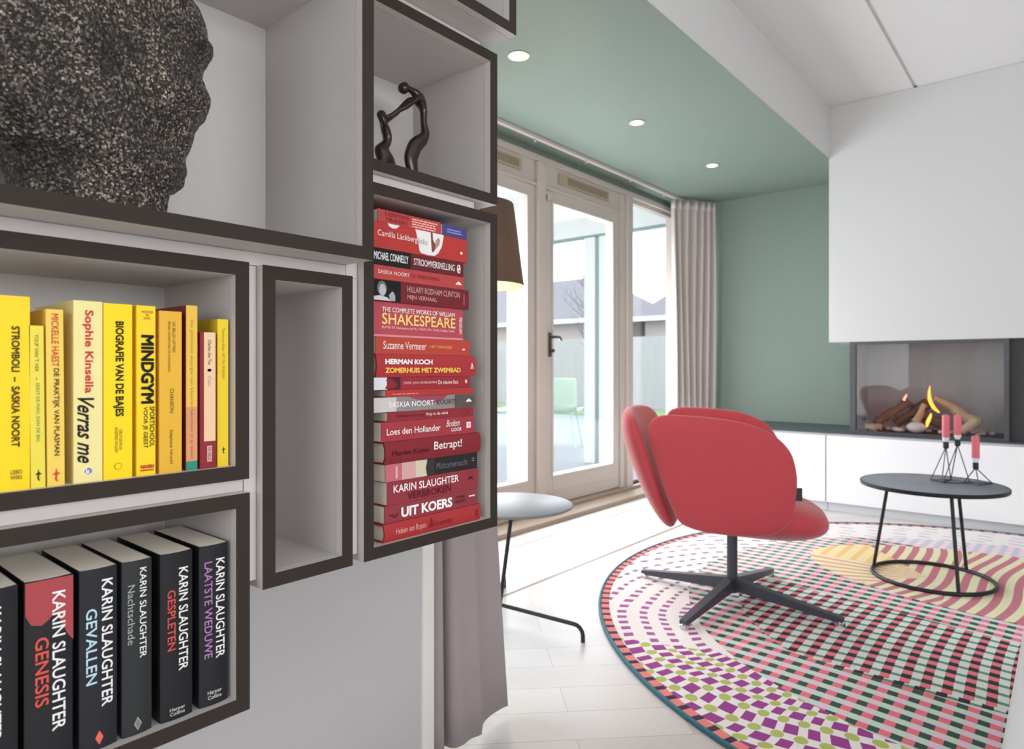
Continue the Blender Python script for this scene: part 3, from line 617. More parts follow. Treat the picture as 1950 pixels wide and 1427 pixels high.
# ------------------------------------------------------------------ rug
CXR, CYR, RR = -.08, 3.13, 1.62
def rug():
    o = thing('round_rug', 'huge round rug with colourful warped checks and stripes under the red chair', 'rug', (0, 0, 0))
    m, nt, X, Y, b = exprmat('rug_pattern', .95)
    dx, dy = X - CXR, Y - CYR
    e = RR - (dx * dx + dy * dy).sqrt()
    WHT, PUR, GRN = '#f0ecec', '#9c3f92', '#b6c368'
    # ring A: polar checks round an offset centre
    ax, ay = X + .6, Y - 2.6
    ang = ay.atan2(ax) / .074; rad = (ax * ax + ay * ay).sqrt() / .077
    wob = (ang * .9).sin() * .12 + (rad * 2.1).sin() * .1
    u, v = ang + wob, rad + wob * .6
    uf, vf = (u.frac() - .5).abs(), (v.frac() - .5).abs()
    size = (u.floor() * 3.7 + v.floor() * 5.3).sin() * .05
    inp = uf.lt(size + .30) * vf.lt(.29)
    u2, v2 = u + .5, v + .5
    ug, vg = (u2.frac() - .5).abs(), (v2.frac() - .5).abs()
    ing = (ug * ug + vg * vg * 1.6).sqrt().lt(.29)
    lower = Y.lt(2.12)
    A = rgb(nt, rgb(nt, WHT, GRN, ing * lower), PUR, inp)
    thin = uf.lt(.26) * vf.lt(.13)
    Aup = rgb(nt, WHT, '#8d6a86', thin)
    mid = uf.lt(.24) * vf.lt(.2)
    A = rgb(nt, A, rgb(nt, WHT, '#a85a9c', mid), (Y + X * -.35).gt(2.44))
    A = rgb(nt, A, Aup, Y.gt(2.5))
    A = rgb(nt, A, rgb(nt, WHT, '#cdbfd0', thin), Y.gt(3.75))
    # columns shared by zones B and C
    warp = ((Y - 2.3) * 5.2).sin() * .010 + (X * 3.0).sin() * .012
    xc = (X + warp * (Y.gt(2.28))) / .0273; colp = xc.floor().mod2().gt(.5)
    yb = (Y + (X * 2.2).sin() * .06 + X * .03) / .062; rowp = yb.frac().lt(.5)
    B1 = rgb(nt, '#ea7d86', '#37534c', colp); B2 = rgb(nt, '#e6d3e6', '#cbe4d6', colp)
    Bz = rgb(nt, B2, B1, rowp)
    Bp = rgb(nt, rgb(nt, '#eee6ee', '#cfe3d8', colp), rgb(nt, '#e08f9c', '#4d6a5f', colp), yb.frac().lt(.42))
    Bz = rgb(nt, Bz, Bp, (Y.gt(2.6) * X.lt(-.95)))
    yc = (Y + (X * 4).sin() * .03) / .0635; fc = yc.frac()
    C1 = rgb(nt, '#ea7d86', '#2a2936', fc.lt(.5)); C2 = rgb(nt, '#dbe8e6', '#6b9374', fc.lt(.3))
    Cz = rgb(nt, C2, C1, colp)
    inC = (Y + X * .12 + (X + .6) * (X + .6) * -.15).gt(2.2) * (Y + X * .18).lt(2.83) * e.gt(.56)
    Z = rgb(nt, Bz, Cz, inC)
    # far pastel zone
    Ez = rgb(nt, rgb(nt, '#f1eaf0', '#dcc8e4', colp), rgb(nt, '#efc3d6', '#bcd9cf', colp), yb.frac().lt(.4))
    Z = rgb(nt, Z, Ez, (Y + X * .2).gt(3.95))
    # lens of wavy stripes
    lx, ly = (X + .02) / 1.0, (Y - 3.62) / .55
    inD = (lx * lx + ly * ly).lt(1) * (Y + X * .22).gt(3.03 - .02)
    sx = (X + ((Y - 3.5) * 7).sin() * .018 - (Y - 3.5) * .1 + (Y - 3.55) * (Y - 3.55) * .35 * X.lt(-.4)) / .062
    D1 = rgb(nt, '#e9e6bd', '#c87a88', sx.frac().lt(.5))
    fx, fy = (X + .3), (Y - 3.52)
    fan = fy.atan2(fx * -1) / .115
    D2 = rgb(nt, '#f3e6b4', '#dda3a0', fan.frac().lt(.36))
    tip = rgb(nt, '#f6e3ae', '#f3c98a', (X / .07).frac().lt(.4))
    D2 = rgb(nt, D2, tip, (Y.gt(3.58) * X.lt(-.62)))
    D = rgb(nt, D2, D1, ((X + .5 - (Y - 3.45).abs() * -.0 + (Y - 3.5).abs() * .75).gt(.0)))
    Z = rgb(nt, Z, D, inD)
    Z = rgb(nt, Z, A, e.lt(.36))
    # border blocks
    t = dy.atan2(dx) * (1.6 / .06); Bd = rgb(nt, '#ee8a86', '#3a2f4c', t.frac().lt(.36))
    Z = rgb(nt, Z, Bd, e.lt(.04) * e.gt(.008))
    nt.links.new(Z, b.inputs['Base Color'])
    n = nt.nodes.new('ShaderNodeTexNoise'); n.inputs['Scale'].default_value = 400
    bp = nt.nodes.new('ShaderNodeBump'); bp.inputs['Strength'].default_value = .3; bp.inputs['Distance'].default_value = .002
    nt.links.new(n.outputs[0], bp.inputs['Height']); nt.links.new(bp.outputs[0], b.inputs['Normal'])
    MB().lathe([(RR - .004, .001), (RR - .004, .010)], (CXR, CYR, 0), 160).build('rug_pile', m, o)
    pts = [(CXR + (RR - .003) * cos(2 * pi * k / 200), CYR + (RR - .003) * sin(2 * pi * k / 200), .0075) for k in range(200)]
    MB().tube(pts, .0068, 8, True).build('rug_binding', mat('teal_binding', '#2f6f80', .7), o, True)['label'] = 'teal edge binding'
rug()

# ------------------------------------------------------------------ red lounge chair
def pillow(name, outline, tf, tb, fn, m, parent, rings=16, p=2.4, n=5):
    out = spline([(a, b_, 0) for a, b_ in outline], n, True); N = len(out)
    cx = sum(q.x for q in out) / N; cy = sum(q.y for q in out) / N
    bm = bmesh.new()
    def layer(sign, T):
        L = []
        for i in range(rings):
            s = sin((i + .0) / rings * pi / 2) if i else 0
            h = T * (1 - s ** p) ** (1 / p)
            if i == 0: L.append([bm.verts.new(fn(cx, cy, sign * T))])
            else: L.append([bm.verts.new(fn(cx + (q.x - cx) * s, cy + (q.y - cy) * s, sign * h)) for q in out])
        return L
    rim = [bm.verts.new(fn(q.x, q.y, 0)) for q in out]
    for sign, T in ((1, tf), (-1, tb)):
        L = layer(sign, T) + [rim]
        for k in range(N): bm.faces.new((L[0][0], L[1][k], L[1][(k + 1) % N]))
        for a, b_ in zip(L[1:], L[2:]):
            for k in range(N): bm.faces.new((a[k], a[(k + 1) % N], b_[(k + 1) % N], b_[k]))
    k = MB(); k.bm.free(); k.bm = bm
    return k.build(name, m, parent, 'all')
def chair():
    BX, BY = -1.06, 2.655
    c = thing('lounge_chair', 'coral red upholstered swivel lounge chair with petal shaped shell on a dark cross base', 'chair', (BX, BY, 0), None, radians(20))
    P = [(-.301, .707), (-.292, .741), (-.269, .765), (-.223, .775), (-.145, .774), (-.05, .768), (.042, .754), (.114, .731), (.167, .698), (.208, .649), (.226, .587), (.23, .531), (.225, .462), (.214, .405), (.19, .371), (.155, .346), (.102, .333), (-.001, .329), (-.076, .333), (-.139, .344), (-.184, .366), (-.21, .418), (-.243, .502), (-.276, .607), (-.296, .667)]
    def arm(sign):
        def fn(a, z, n):
            bend = .35 * (a + .03) ** 2 + .3 * (z - .58) ** 2            # edges curl inwards
            y = .285 + (z - .55) * .06 - bend + n
            return (a * (1 if sign > 0 or a < 0 else .86), -sign * y, z)
        pillow('armrest', P, .04, .045, fn, RED, c)
    arm(1); arm(-1)
    bo = [(-.16, .01), (-.22, .10), (-.262, .22), (-.29, .35), (-.297, .44), (-.275, .50), (-.2, .53), (-.08, .54), (.08, .54), (.2, .53), (.275, .50), (.297, .44), (.29, .35), (.262, .22), (.22, .10), (.16, .01), (.08, -.02), (-.08, -.02)]
    def bf(s, t, n):
        x = -.24 - t * .425 + .045 * (t / .5) ** 2 + .55 * s * s - n * .9
        z = .325 + t * .86 - n * .40
        return (x, s, z)
    pillow('backrest', bo, .055, .05, bf, RED, c)
    so = [(.355, 0), (.345, .11), (.29, .2), (.18, .245), (.05, .235), (-.1, .2), (-.17, .12), (-.19, 0), (-.17, -.12), (-.1, -.2), (.05, -.235), (.18, -.245), (.29, -.2), (.345, -.11)]
    pillow('seat', so, .075, .095, lambda a, b_, n: (a, b_, .375 + n - .02 * max(0, (a - .1) / .25) ** 2 + .25 * b_ * b_), RED, c, p=2.2)
    MB().box(.222, .247, -.262, -.259, .475, .522, .0005).build('fabric_tag', mat('dark_tag', '#2e2c38', .7), c)
    DM = mat('dark_grey_base', '#4b4f58', .4, metal=.5)
    MB().lathe([(.001, .290), (.06, .290), (.06, .300), (.05, .31), (.001, .31)], n=32, cap=False).lathe([(.021, .04), (.021, .295)], n=24).build('pole', DM, c, True)
    for (dx, dy) in ((-1, .06), (-.03, -1), (.03, 1), (1, -.06)):
        q = radians(-20); dx, dy = dx * cos(q) - dy * sin(q), dx * sin(q) + dy * cos(q)
        d = Vector((dx, dy, 0)).normalized(); s = Vector((-d.y, d.x, 0)); L = .425
        m = MB(); sec = []
        for r, w, z0, z1 in ((.012, .019, .050, .102), (.10, .018, .046, .088), (L - .04, .0145, .026, .048), (L, .013, .020, .042)):
            ctr = d * r
            sec.append([m.bm.verts.new(ctr + s * w * a + Vector((0, 0, zz))) for a, zz in ((-1, z0), (1, z0), (1, z1), (-1, z1))])
        for a, b_ in zip(sec, sec[1:]):
            for k in range(4): m.bm.faces.new((a[k], a[(k + 1) % 4], b_[(k + 1) % 4], b_[k]))
        m.bm.faces.new(sec[0][::-1]); m.bm.faces.new(sec[-1])
        lg = m.build('base_leg', DM, c)
        ft = d * (L - .012); MB().lathe([(.016, .0105), (.019, .014), (.019, .024), (.012, .03)], (ft.x, ft.y, 0), 20).build('glide', CHROME, lg, True)
chair()

# ------------------------------------------------------------------ coffee table + candles
ct = thing('coffee_table', 'round dark grey coffee table with thin black wire legs and ring foot on the rug', 'table', (-.478, 3.49, .01))
MB().lathe([(.001, .410), (.268, .410), (.280, .416), (.283, .4255), (.280, .4275), (.001, .4275)], n=72, cap=False).build('tabletop', [GREYTOP], ct, True)
MB().lathe([(.2835, .411), (.286, .414), (.286, .4265), (.2835, .4285), (.2812, .4265), (.2812, .414), (.2835, .411)], n=72, cap=False).build('table_rim', BLACKMET, ct, True)
MB().tube([(.236 * cos(2 * pi * k / 64), .236 * sin(2 * pi * k / 64), .0085) for k in range(64)], .0085, 10, True).build('foot_ring', BLACKMET, ct, True)
for a in (-59, 178, 63):
    a = radians(a); MB().tube([(.236 * cos(a), .236 * sin(a), .009), (.175 * cos(a), .175 * sin(a), .412)], .0075, 10).build('leg', BLACKMET, ct, True)
ZT = .4385
ch = thing('candle_holder', 'low black wire candle holder of three joined tripods on the coffee table', 'candle holder', (-.39, 3.59, ZT))
WIRE = mat('thin_dark_wire', '#3a3d44', .4, metal=.6); PINK = mat('pink_wax', '#e0707c', .45)
apex = [(-.434, 3.56, .598), (-.390, 3.56, .612), (-.325, 3.58, .512)]
feet = [[(-.494, 3.571), (-.447, 3.535), (-.423, 3.63)], [(-.425, 3.645), (-.44, 3.52), (-.345, 3.575)], [(-.37, 3.605), (-.31, 3.545), (-.268, 3.628)]]
for ap, fs in zip(apex, feet):
    m = MB()
    for x, y in fs: m.tube([(ap[0] + .39, ap[1] - 3.59, ap[2] - ZT), (x + .39, y - 3.59, .003)], .0022, 6)
    for i in range(3):
        (x0, y0), (x1, y1) = fs[i], fs[(i + 1) % 3]; m.tube([(x0 + .39, y0 - 3.59, .0026), (x1 + .39, y1 - 3.59, .0026)], .0022, 6)
    m.build('wire_tripod', WIRE, ch)
    a = (ap[0] + .39, ap[1] - 3.59, ap[2] - ZT)
    MB().lathe([(.004, -.01), (.0115, -.004), (.0115, .022), (.009, .022)], a, 20).build('candle_cup', BLACKMET, ch, True)
for ap, ztop, w in zip(apex, (.742, .743, .654), ('taller pink candle nearer the chair in the black wire holder', 'taller pink candle in the middle of the black wire holder', 'lower pink candle on the short tripod of the black wire holder')):
    z0 = ap[2] + .0225; H = ztop - z0
    cn = thing('candle', w, 'candle', (ap[0], ap[1], z0), 'pink candles in the wire holder')
    MB().lathe([(.0075, 0), (.0095, .001), (.0145, .016), (.0145, .020)], n=24).build('wax_collar', mat('pale_collar', '#dfe3e8', .3), cn, True)
    MB().lathe([(.0145, .02), (.0152, .022), (.0152, H - .003), (.012, H)], n=24).build('wax', PINK, cn, True)
    MB().tube([(0, 0, H - .001), (.001, 0, H + .006)], .0011, 6).build('wick', mat('wick', '#d9c9c0', .9), cn)

# ------------------------------------------------------------------ white bench at the lower right
bn = thing('upholstered_bench', 'white upholstered bench edge covering the rug at the picture border', 'bench', (.35, 1.5, 0))
WB = mat('white_fabric', '#e8e8ea', .8)
MB().box(-.43, .45, -.7, .68, .06, .40, .02).build('cushion', WB, bn, True)
for sx in (-.36, .38):
    for sy in (-.6, .6): MB().box(sx - .02, sx + .02, sy - .02, sy + .02, .0105, .06).build('leg', BLACKMET, bn)

# ------------------------------------------------------------------ side table by the curtain
st = thing('side_table', 'small round grey side table with thin black rod legs beside the curtain', 'side table', (-1.61, 1.915, 0))
MB().lathe([(.001, .430), (.215, .430), (.227, .436), (.227, .441), (.224, .443), (.001, .443)], n=64, cap=False).build('tabletop', mat('pale_grey_top', '#707882', .5), st, True)
MB().tube([(.0, .0, .43), (-.05, -.015, .055)], .0075, 10).build('leg', BLACKMET, st, True)
for a in (4, 128, 246):
    a = radians(a); d = Vector((cos(a), sin(a), 0)); o_ = Vector((-.05, -.015, 0)); L = .362
    pts = [o_ + Vector((0, 0, .055)), o_ + d * (L - .04) + Vector((0, 0, .055))] + [o_ + d * (L - .035 + .035 * sin(t)) + Vector((0, 0, .02 + .035 * cos(t))) for t in (.3, .7, 1.1, 1.45)] + [o_ + d * L + Vector((0, 0, 0))]
    MB().tube(pts, .0075, 10).build('foot_rod', BLACKMET, st, True)

# ------------------------------------------------------------------ floor lamp
lp = thing('floor_lamp', 'floor lamp with dark brown fabric drum shade standing by the glazed door', 'lamp', (-1.99, 2.115, 0))
sm = mat('brown_lamp_fabric', '#5a4a40', .9, var=.25, scale=30, stretch=(1, 1, 4))
_cl = mat('cream_lining', '#e9d6b8', .8)
for _m, _c, _f in ((sm, '#6e5a48', .10), (_cl, '#e9d6b8', .4)):
    _nt = _m.node_tree; _t = _nt.nodes.new('ShaderNodeBsdfTranslucent'); _t.inputs[0].default_value = lin(_c)
    _x = _nt.nodes.new('ShaderNodeMixShader'); _x.inputs[0].default_value = _f
    _nt.links.new(_nt.nodes['Principled BSDF'].outputs[0], _x.inputs[1]); _nt.links.new(_t.outputs[0], _x.inputs[2]); _nt.links.new(_x.outputs[0], _nt.nodes['Material Output'].inputs[0])
MB().lathe([(.213, 1.31), (.167, 1.667)], n=56, cap=False).build('lamp_shade', sm, lp, 'all')
MB().lathe([(.2105, 1.311), (.1645, 1.665)], n=56, cap=False).build('shade_lining', mat('cream_lining', '#e9d6b8', .8), lp, 'all')
MB().lathe([(.085, 0), (.085, .03), (.02, .038)], n=40).build('lamp_base', BLACKMET, lp, True)
MB().tube([(0, 0, .02), (0, 0, 1.42)], .011).build('pole', BLACKMET, lp, True)
sp = MB()
for k in range(3): a = 2 * pi * k / 3; sp.tube([(0, 0, 1.40), (.2 * cos(a), .2 * sin(a), 1.37)], .003, 6)
sp.build('shade_carrier', BLACKMET, lp)
MB().lathe([(.001, 1.42), (.02, 1.43), (.035, 1.47), (.03, 1.5), (.001, 1.52)], n=24, cap=False).build('bulb', emit('warm_bulb', '#ffdca8', 12), lp, True)
pl = bpy.data.lights.new('lamp_glow', 'POINT'); pl.energy = 7; pl.color = (1, .8, .55); pl.shadow_soft_size = .04
po = bpy.data.objects.new('lamp_glow', pl); po.location = (0, 0, 1.40); po.parent = lp; COL.objects.link(po)

# ------------------------------------------------------------------ curtains
def curtain(name, label, sec, z0, z1, n=28, m=CURT, th=.004, hem=None):
    bm = bmesh.new(); rows = []
    for i in range(n + 1):
        t = i / n; z = z0 + (z1 - z0) * t
        rows.append([bm.verts.new((p[0], p[1], z + (hem(k / max(1, len(sec(t)) - 1)) * (1 - t) ** 6 if hem else 0))) for k, p in enumerate(sec(t))])
    for a, b_ in zip(rows, rows[1:]):
        for k in range(len(a) - 1): bm.faces.new((a[k], a[k + 1], b_[k + 1], b_[k]))
    k = MB(); k.bm.free(); k.bm = bm
    o = k.build(name, m, None, 'all')
    s = o.modifiers.new('Solidify', 'SOLIDIFY'); s.thickness = th; s.offset = 0
    return o
def near_sec(t):
    z = t * 2.66
    right = 1.378 - .093 * min(z, 1.45)
    base = [(1.074, -1.205), (1.083, -1.172), (1.10, -1.158), (1.122, -1.166), (1.130, -1.195), (1.138, -1.222), (1.146, -1.2), (1.152, -1.165), (1.175, -1.150), (1.205, -1.146), (1.232, -1.138), (1.243, -1.146), (1.275, -1.176), (1.31, -1.186), (1.35, -1.178), (1.378, -1.17)]
    k = (right - 1.074) / (1.378 - 1.074)
    pts = spline([(x, 1.074 + (y - 1.074) * k, 0) for y, x in base], 6)
    return [(p.x + .006 * sin(p.y * 40 + z * 1.7) * (1 - t * .5), p.y) for p in pts]
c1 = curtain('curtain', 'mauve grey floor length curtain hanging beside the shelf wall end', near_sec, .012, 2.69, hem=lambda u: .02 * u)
tag(c1, c1.get('label') or 'mauve grey floor length curtain hanging at the shelf wall end', 'curtain', 'mauve grey curtains')
def far_sec(t):
    out = []
    n = 120
    for i in range(n + 1):
        u = i / n; x = -2.50 + .19 * u; y = 5.0 + .36 * u
        am = .028 + .012 * (1 - t); ph = 2 * pi * 6.2 * u + .5 * sin(9 * u)
        out.append((x + am * sin(ph) * .9 + .01 * sin(t * 4 + u * 5), y - am * sin(ph) * .45 + .008 * sin(t * 3 + 7 * u)))
    return out
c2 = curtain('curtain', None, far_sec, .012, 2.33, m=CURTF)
tag(c2, 'pleated mauve grey curtain gathered between the window and the green wall', 'curtain', 'mauve grey curtains')
bm = bmesh.new()
A = [[bm.verts.new((p[0] + .004, p[1] - .002, z)) for p in far_sec(1)] for z in (2.262, 2.334)]
for k in range(len(A[0]) - 1): bm.faces.new((A[0][k], A[0][k + 1], A[1][k + 1], A[1][k]))
k_ = MB(); k_.bm.free(); k_.bm = bm; hd = k_.build('heading_tape', CURTF, c2, 'all')
s_ = hd.modifiers.new('Solidify', 'SOLIDIFY'); s_.thickness = .012; s_.offset = 0

# ------------------------------------------------------------------ hearth wall
CAB = mat('white_cabinet', '#ebecee', .35); GAP = mat('grey_plinth', '#cfd0d3', .5)
STONE = mat('dark_stone_top', '#3d464d', .35, var=.1, scale=12)
for i, (x0, x1, w) in enumerate(((-2.25, -1.259, 'under the green wall, partly behind the red chair'), (-1.255, -.05, 'below the fireplace, behind the coffee table'), (-.046, 1.2, 'running out of the picture below the dark hearth panel'))):
    cb = thing('low_cabinet', 'low white handleless cabinet unit ' + w, 'cabinet', ((x0 + x1) / 2, YC, 0), 'white cabinets of the hearth wall')
    h = (x1 - x0) / 2
    MB().box(-h, h, 0, .55, .06, .519).build('carcass', CAB, cb)
    MB().box(-h + .002, h - .002, -.03, -.001, .062, .505, .0015).build('drawer_front', CAB, cb)
    MB().box(-h, h, .02, .5, 0, .06).build('plinth', GAP, cb)
ws = box('hearth_worktop', STONE, -2.26, 1.22, YC - .03, YB, .52, .531, None, .001)
tag(ws, 'long dark stone top running over the white cabinets under the fireplace', 'worktop')
fp = thing('fireplace', 'built-in gas fireplace with glass front under the white chimney breast', 'fireplace', (-.7, YC, .531))
STEEL = mat('grey_steel', '#b2b0b0', .6, metal=.1, var=.06, scale=3); DARK = mat('dark_panel', '#2c2d30', .55)
H = 1.128 - .531
fpx = lambda x: x + .7
m = MB().box(fpx(-1.120), fpx(-1.085), .012, .05, 0, H).box(fpx(-.300), fpx(-.275), .012, .05, 0, H).box(fpx(-1.085), fpx(-.3), .012, .05, H - .018, H).box(fpx(-1.085), fpx(-.3), .012, .05, 0, .012)
m.build('steel_frame', mat('frame_steel', '#54565a', .4, metal=.5), fp)
MB().box(fpx(-1.12), fpx(-.275), .44, .46, 0, H).build('back_panel', STEEL, fp)
MB().box(fpx(-1.12), fpx(-1.105), .05, .44, 0, H).build('side_panel', STEEL, fp); MB().box(fpx(-.29), fpx(-.275), .05, .44, 0, H).build('side_panel', STEEL, fp)
MB().box(fpx(-1.085), fpx(-.3), .026, .030, .012, H - .018).build('glass_front', FGLASS, fp)
MB().box(fpx(-1.1), fpx(-.29), .06, .43, 0, .012).build('burner_bed', DARK, fp)
MB().box(fpx(-.274), fpx(1.2), .03, .05, 0, H).build('dark_panel', DARK, fp)
BARK = mat('charred_bark', '#6e5848', .9, var=.6, scale=25, bump=1, bscale=60); CUT = mat('cut_wood', '#b79d80', .8, var=.25, scale=30)
def log(name, label, a, b_, r0, r1, m, yo):
    a = Vector((a[0], YC + yo[0], a[1])); b_ = Vector((b_[0], YC + yo[1], b_[1])); pts = []; rs = []
    for i in range(17):
        t = i / 16; p = a.lerp(b_, t); p += Vector((noise.noise(p * 9), 0, noise.noise(p * 9 + Vector((5, 5, 5))))) * .016; pts.append(p); rs.append((r0 + (r1 - r0) * t) * (1 + .4 * noise.noise(p * 30)))
    lb = MB().tube(pts, rs, 18)
    for v in lb.bm.verts: v.co += Vector((noise.noise(v.co * 60), noise.noise(v.co * 60 + Vector((3, 1, 2))), noise.noise(v.co * 60 + Vector((9, 4, 7))))) * .006
    o = lb.build(name, m, None, 50)
    tag(o, label, 'log', 'ceramic logs in the fireplace')
    return o
log('fire_log', 'long dark log leaning up from the chair side of the fire', (-1.0, .585), (-.815, .74), .026, .03, BARK, (.18, .25))
log('fire_log', 'charred log crossing the middle of the fire', (-.90, .585), (-.72, .725), .03, .034, BARK, (.25, .30))
log('fire_log', 'pale branch stub standing in the middle of the logs', (-.765, .61), (-.73, .72), .02, .017, CUT, (.13, .2))
log('fire_log', 'short dark log below the flame', (-.76, .66), (-.60, .585), .034, .034, BARK, (.22, .24))
log('fire_log', 'pale stripped log sloping down from the tall flame', (-.665, .77), (-.45, .615), .022, .036, CUT, (.2, .22))
log('fire_log', 'pale forked log end at the panel side of the fire', (-.52, .565), (-.44, .635), .026, .028, CUT, (.10, .13))
log('fire_log', 'short pale log piece lying at the chair side', (-1.05, .566), (-.96, .566), .022, .02, CUT, (.10, .14))
eb = MB(); random.seed(3)
for i in range(26):
    x = random.uniform(-1.06, -.34); y = YC + random.uniform(.07, .3); r = random.uniform(.012, .022)
    mm = Matrix.Translation((x, y, .545 + r * .75)) @ Matrix.Rotation(random.random() * 6, 4, 'Z') @ Matrix.Diagonal((r * 1.4, r, r * .7, 1))
    bmesh.ops.create_icosphere(eb.bm, subdivisions=1, radius=1, matrix=mm)
tag(eb.build('ember_gravel', mat('pale_ember_stone', '#b8aaa4', .8, var=.5, scale=12)), 'pale ember stones scattered around the logs in the fireplace', 'embers', kind='stuff')
mm = MB(); bmesh.ops.create_icosphere(mm.bm, subdivisions=3, radius=1, matrix=Matrix.Translation((-.755, YC + .11, .578)) @ Matrix.Diagonal((.055, .04, .035, 1)))
tag(mm.build('ember_stone', mat('white_ash_stone', '#c9c4c2', .8, var=.2, scale=20, bump=1, bscale=50), None, 'all'), 'large whitish stone lying in front of the burning logs', 'stone')
def flame(label, pts, rs, col, st):
    o = MB().tube(spline([(x, YC + y, z) for x, y, z in pts], 5), [interp([(i / (len(rs) - 1), r) for i, r in enumerate(rs)], k / ((len(pts) - 1) * 5)) for k in range((len(pts) - 1) * 5 + 1)], 10).build('flame', emit('fl_' + label[:12].replace(' ', '_'), col, st), None, 'all')
    tag(o, label, 'flame', 'flames in the fireplace')
flame('tall orange flame curling over the pale log', [(-.635, .15, .675), (-.665, .15, .705), (-.685, .15, .75), (-.69, .15, .80), (-.685, .15, .845)], [.004, .011, .011, .008, .001], '#ff9a3c', 1.5)
flame('short orange flame licking between the lower logs', [(-.695, .09, .585), (-.688, .09, .62), (-.675, .09, .655), (-.672, .09, .675)], [.004, .011, .008, .001], '#ffa347', 1.5)
flame('small peach flame at the tip of the leaning log', [(-.835, .17, .745), (-.825, .17, .77), (-.815, .17, .79)], [.008, .007, .001], '#f0a184', 1.0)

# ------------------------------------------------------------------ outside
PAV = mat('pale_terrace_tiles', '#939da7', .5, var=.06, scale=3)
struct(box('ground', PAV, -30, XW - .12, -6, 34, -.2, -.02))
lw = box('lawn', mat('lawn_green', '#7f9a72', .9, var=.2, scale=6), -24, -3, 11.6, 14.2, -.02, .0)
lw['kind'] = 'structure'
VW = mat('veranda_white', '#e9ebec', .5); VG = mat('grey_green_gasket', '#8fa5a3', .5)
FRO = bpy.data.materials.new('frosted_roof_panel'); FRO.use_nodes = True
_nt = FRO.node_tree; _b = _nt.nodes['Principled BSDF']; _b.inputs['Base Color'].default_value = lin('#eceeea'); _b.inputs['Roughness'].default_value = .6
_t = _nt.nodes.new('ShaderNodeBsdfTranslucent'); _t.inputs[0].default_value = lin('#eceeea'); _x = _nt.nodes.new('ShaderNodeMixShader'); _x.inputs[0].default_value = .6
_nt.links.new(_b.outputs[0], _x.inputs[1]); _nt.links.new(_t.outputs[0], _x.inputs[2]); _nt.links.new(_x.outputs[0], _nt.nodes['Material Output'].inputs[0])
struct(box('ceiling_veranda', FRO, -6.2, XW - .13, -.5, 6.0, 2.52, 2.535))
def vpost(label, x, y, w, gasket=True):
    PH = 2.325 if gasket else 2.535
    p = thing('veranda_post', label, 'post', (x, y, -.02), 'white posts of the veranda')
    MB().box(-w / 2, w / 2, -.05, .05, 0, PH, .004).build('post', VW, p)
    if gasket: MB().box(w / 2, w / 2 + .05, -.03, .03, 0, PH).build('gasket', VG, p); MB().box(w / 2 + .05, w / 2 + .14, -.05, .05, 0, PH, .004).build('post', VW, p)
vpost('wide white veranda post seen through the door glass beside the lamp', -3.12, 3.78, .15, False)
vpost('white veranda post with grey green strip seen through the door with the handle', -3.80, 5.8, .13)
vb = thing('veranda_beam', 'white crossbeam of the veranda with a dark lower edge', 'beam', (-4.3, 5.8, 2.31))
MB().box(-1.9, 1.6, -.05, .05, .02, .21).build('beam', VW, vb); MB().box(-1.9, 1.6, -.04, .04, 0, .02).build('gasket', VG, vb)
lp_ = thing('veranda_balustrade', 'low white panel standing outside the door beside the lamp', 'panel', (-3.5, 3.3, -.02))
MB().box(-.35, .34, -.03, .03, 0.06, .52).build('panel', VW, lp_); MB().box(-.35, .34, -.025, .025, 0, .06).build('foot_rail', VG, lp_)
def outchair(label, x, y, rz):
    MINT = mat('mint_plastic', '#c8dfce', .5)
    c = thing('garden_chair', label, 'chair', (x, y, -.02), 'mint garden chairs on the terrace', rz)
    bm = bmesh.new(); rows = []
    prof = [(.24, .44), (.2, .455), (.0, .43), (-.18, .44), (-.235, .50), (-.255, .62), (-.27, .75), (-.275, .84), (-.27, .86)]
    sp_ = spline([(a, 0, b_) for a, b_ in prof], 4)
    for i, p in enumerate(sp_):
        t = i / (len(sp_) - 1); w = .24 - .03 * max(0, (t - .8) / .2) ** 2 - .015 * max(0, .2 - t) / .2
        if t > .93: w -= (t - .93) * .9
        rows.append([bm.verts.new((p.x + (.05 * abs(u) ** 2 if t > .5 else 0), u * w, p.z + (.03 * abs(u) ** 2.5 if t < .5 else 0))) for u in [k / 6 - 1 for k in range(13)]])
    for a, b_ in zip(rows, rows[1:]):
        for k in range(12): bm.faces.new((a[k], a[k + 1], b_[k + 1], b_[k]))
    k = MB(); k.bm.free(); k.bm = bm; sh = k.build('seat_shell', MINT, c, 'all')
    s = sh.modifiers.new('Solidify', 'SOLIDIFY'); s.thickness = .012
    for sx in (-.19, .19):
        for sy in (-.19, .19): MB().tube([(sx * .8, sy * .8, .435), (sx * 1.1, sy * 1.15, 0)], .012, 10).build('leg', MINT, c, True)
outchair('pale mint plastic garden chair with its back in full view through the door glass', -4.85, 6.72, radians(112))
outchair('pale mint garden chair half hidden behind the wide veranda post', -5.35, 6.15, radians(60))
def fence():
    f = thing('garden_fence', 'weathered grey board fence closing the garden', 'fence', (-12, 14.6, 0))
    GRY = mat('weathered_boards', '#aeb0b4', .9, var=.15, scale=2, stretch=(8, 1, .6))
    MB().box(-12, 13, -.02, .02, -.02, 1.75).build('boards', GRY, f)
    for i in range(11): MB().box(-12 + i * 2.5 - .05, -12 + i * 2.5 + .05, -.09, -.02, -.02, 1.85).build('post', GRY, f)
fence()
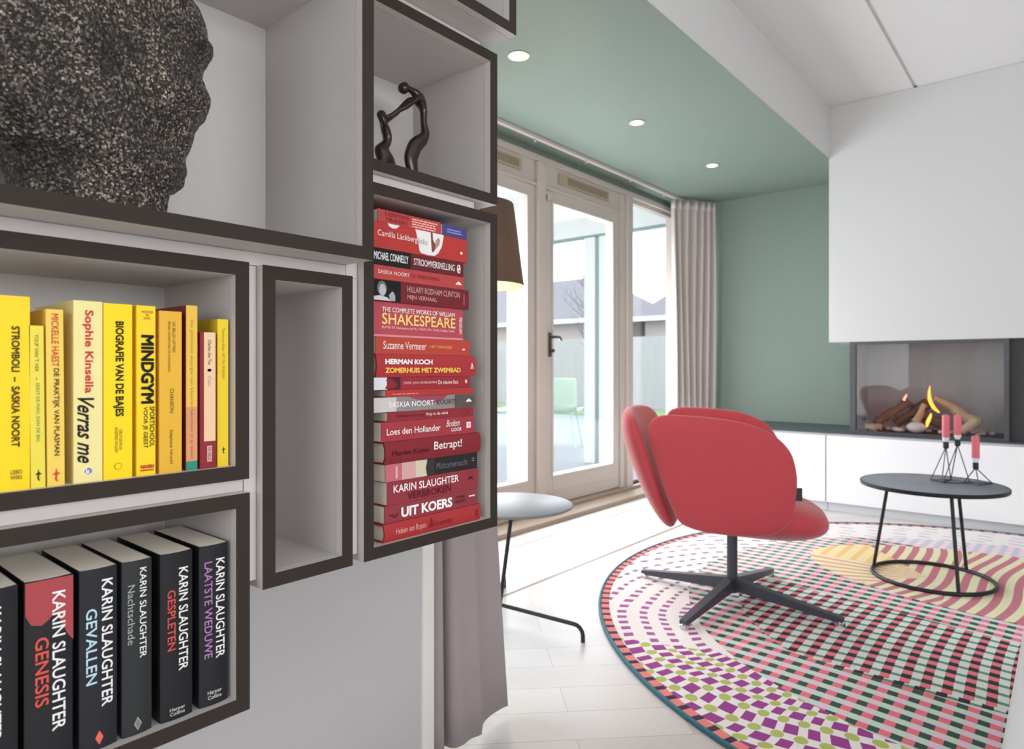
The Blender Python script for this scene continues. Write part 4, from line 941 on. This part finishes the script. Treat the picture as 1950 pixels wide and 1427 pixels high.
def house(label, x, y, w, d, eave, ridge):
    h = thing('house', label, 'house', (x, y, -.02), 'neighbouring houses beyond the fence')
    MB().box(-w / 2, w / 2, -d / 2, d / 2, 0, eave).build('walls', mat('pale_brick', '#bdb3ae', .9, var=.1, scale=8), h)
    m = MB(); o = .5; v = [m.bm.verts.new(p) for p in ((-w / 2 - o, -d / 2 - o, eave), (w / 2 + o, -d / 2 - o, eave), (w / 2 + o, d / 2 + o, eave), (-w / 2 - o, d / 2 + o, eave), (-w / 4, 0, ridge), (w / 4, 0, ridge))]
    for q in ((0, 1, 5, 4), (1, 2, 5), (2, 3, 4, 5), (3, 0, 4), (3, 2, 1, 0)): m.bm.faces.new([v[i] for i in q])
    m.build('roof', mat('slate_roof', '#7f8089', .8, var=.08, scale=3), h)
    MB().box(-w / 2 - o, w / 2 + o, -d / 2 - o - .12, -d / 2 - o, eave - .12, eave + .05).build('gutter', mat('white_gutter', '#e6e8ea', .5), h)
    for i in range(3):
        f = MB().box(-w / 2 + w * (.2 + .25 * i), -w / 2 + w * (.2 + .25 * i) + 1.1, -d / 2 - .03, -d / 2, .9, 2.2).build('window', mat('outside_window', '#5d636b', .3), h)
house('pale house with a slate roof seen through the door with the handle', -20, 26.5, 11.8, 7.5, 2.95, 5.3)
house('pale house with a slate roof seen through the narrow window', -7.9, 27, 10, 7, 2.95, 5.9)
def tree():
    t = thing('bare_tree', 'slender leafless tree standing before the far roof', 'tree', (-8.6, 12.9, 0))
    BK = mat('bark', '#6f6a70', .9); random.seed(11)
    MB().tube([(0, 0, -.02), (.02, 0, 1), (-.02, .02, 2.2), (.03, 0, 3.3), (.0, 0, 4.2)], [.06, .05, .035, .02, .006], 8).build('trunk', BK, t, True)
    m = MB()
    for i in range(34):
        z = 1.1 + 2.7 * random.random(); a = random.random() * 6.28; L = .28 + .5 * random.random() * (1.2 - z / 4.5)
        p1 = Vector((cos(a) * L, sin(a) * L, z + L * .9)); m.tube([(0, 0, z), tuple(p1 * .5 + Vector((0, 0, z * .5 - .05))), p1], [.012, .008, .003], 5)
        for j in range(3):
            q = Vector((0, 0, z)).lerp(p1, .4 + .2 * j); m.tube([q, q + Vector((random.uniform(-.2, .2), random.uniform(-.2, .2), .2))], [.006, .002], 4)
    m.build('branches', BK, t)['kind'] = 'stuff'
tree()
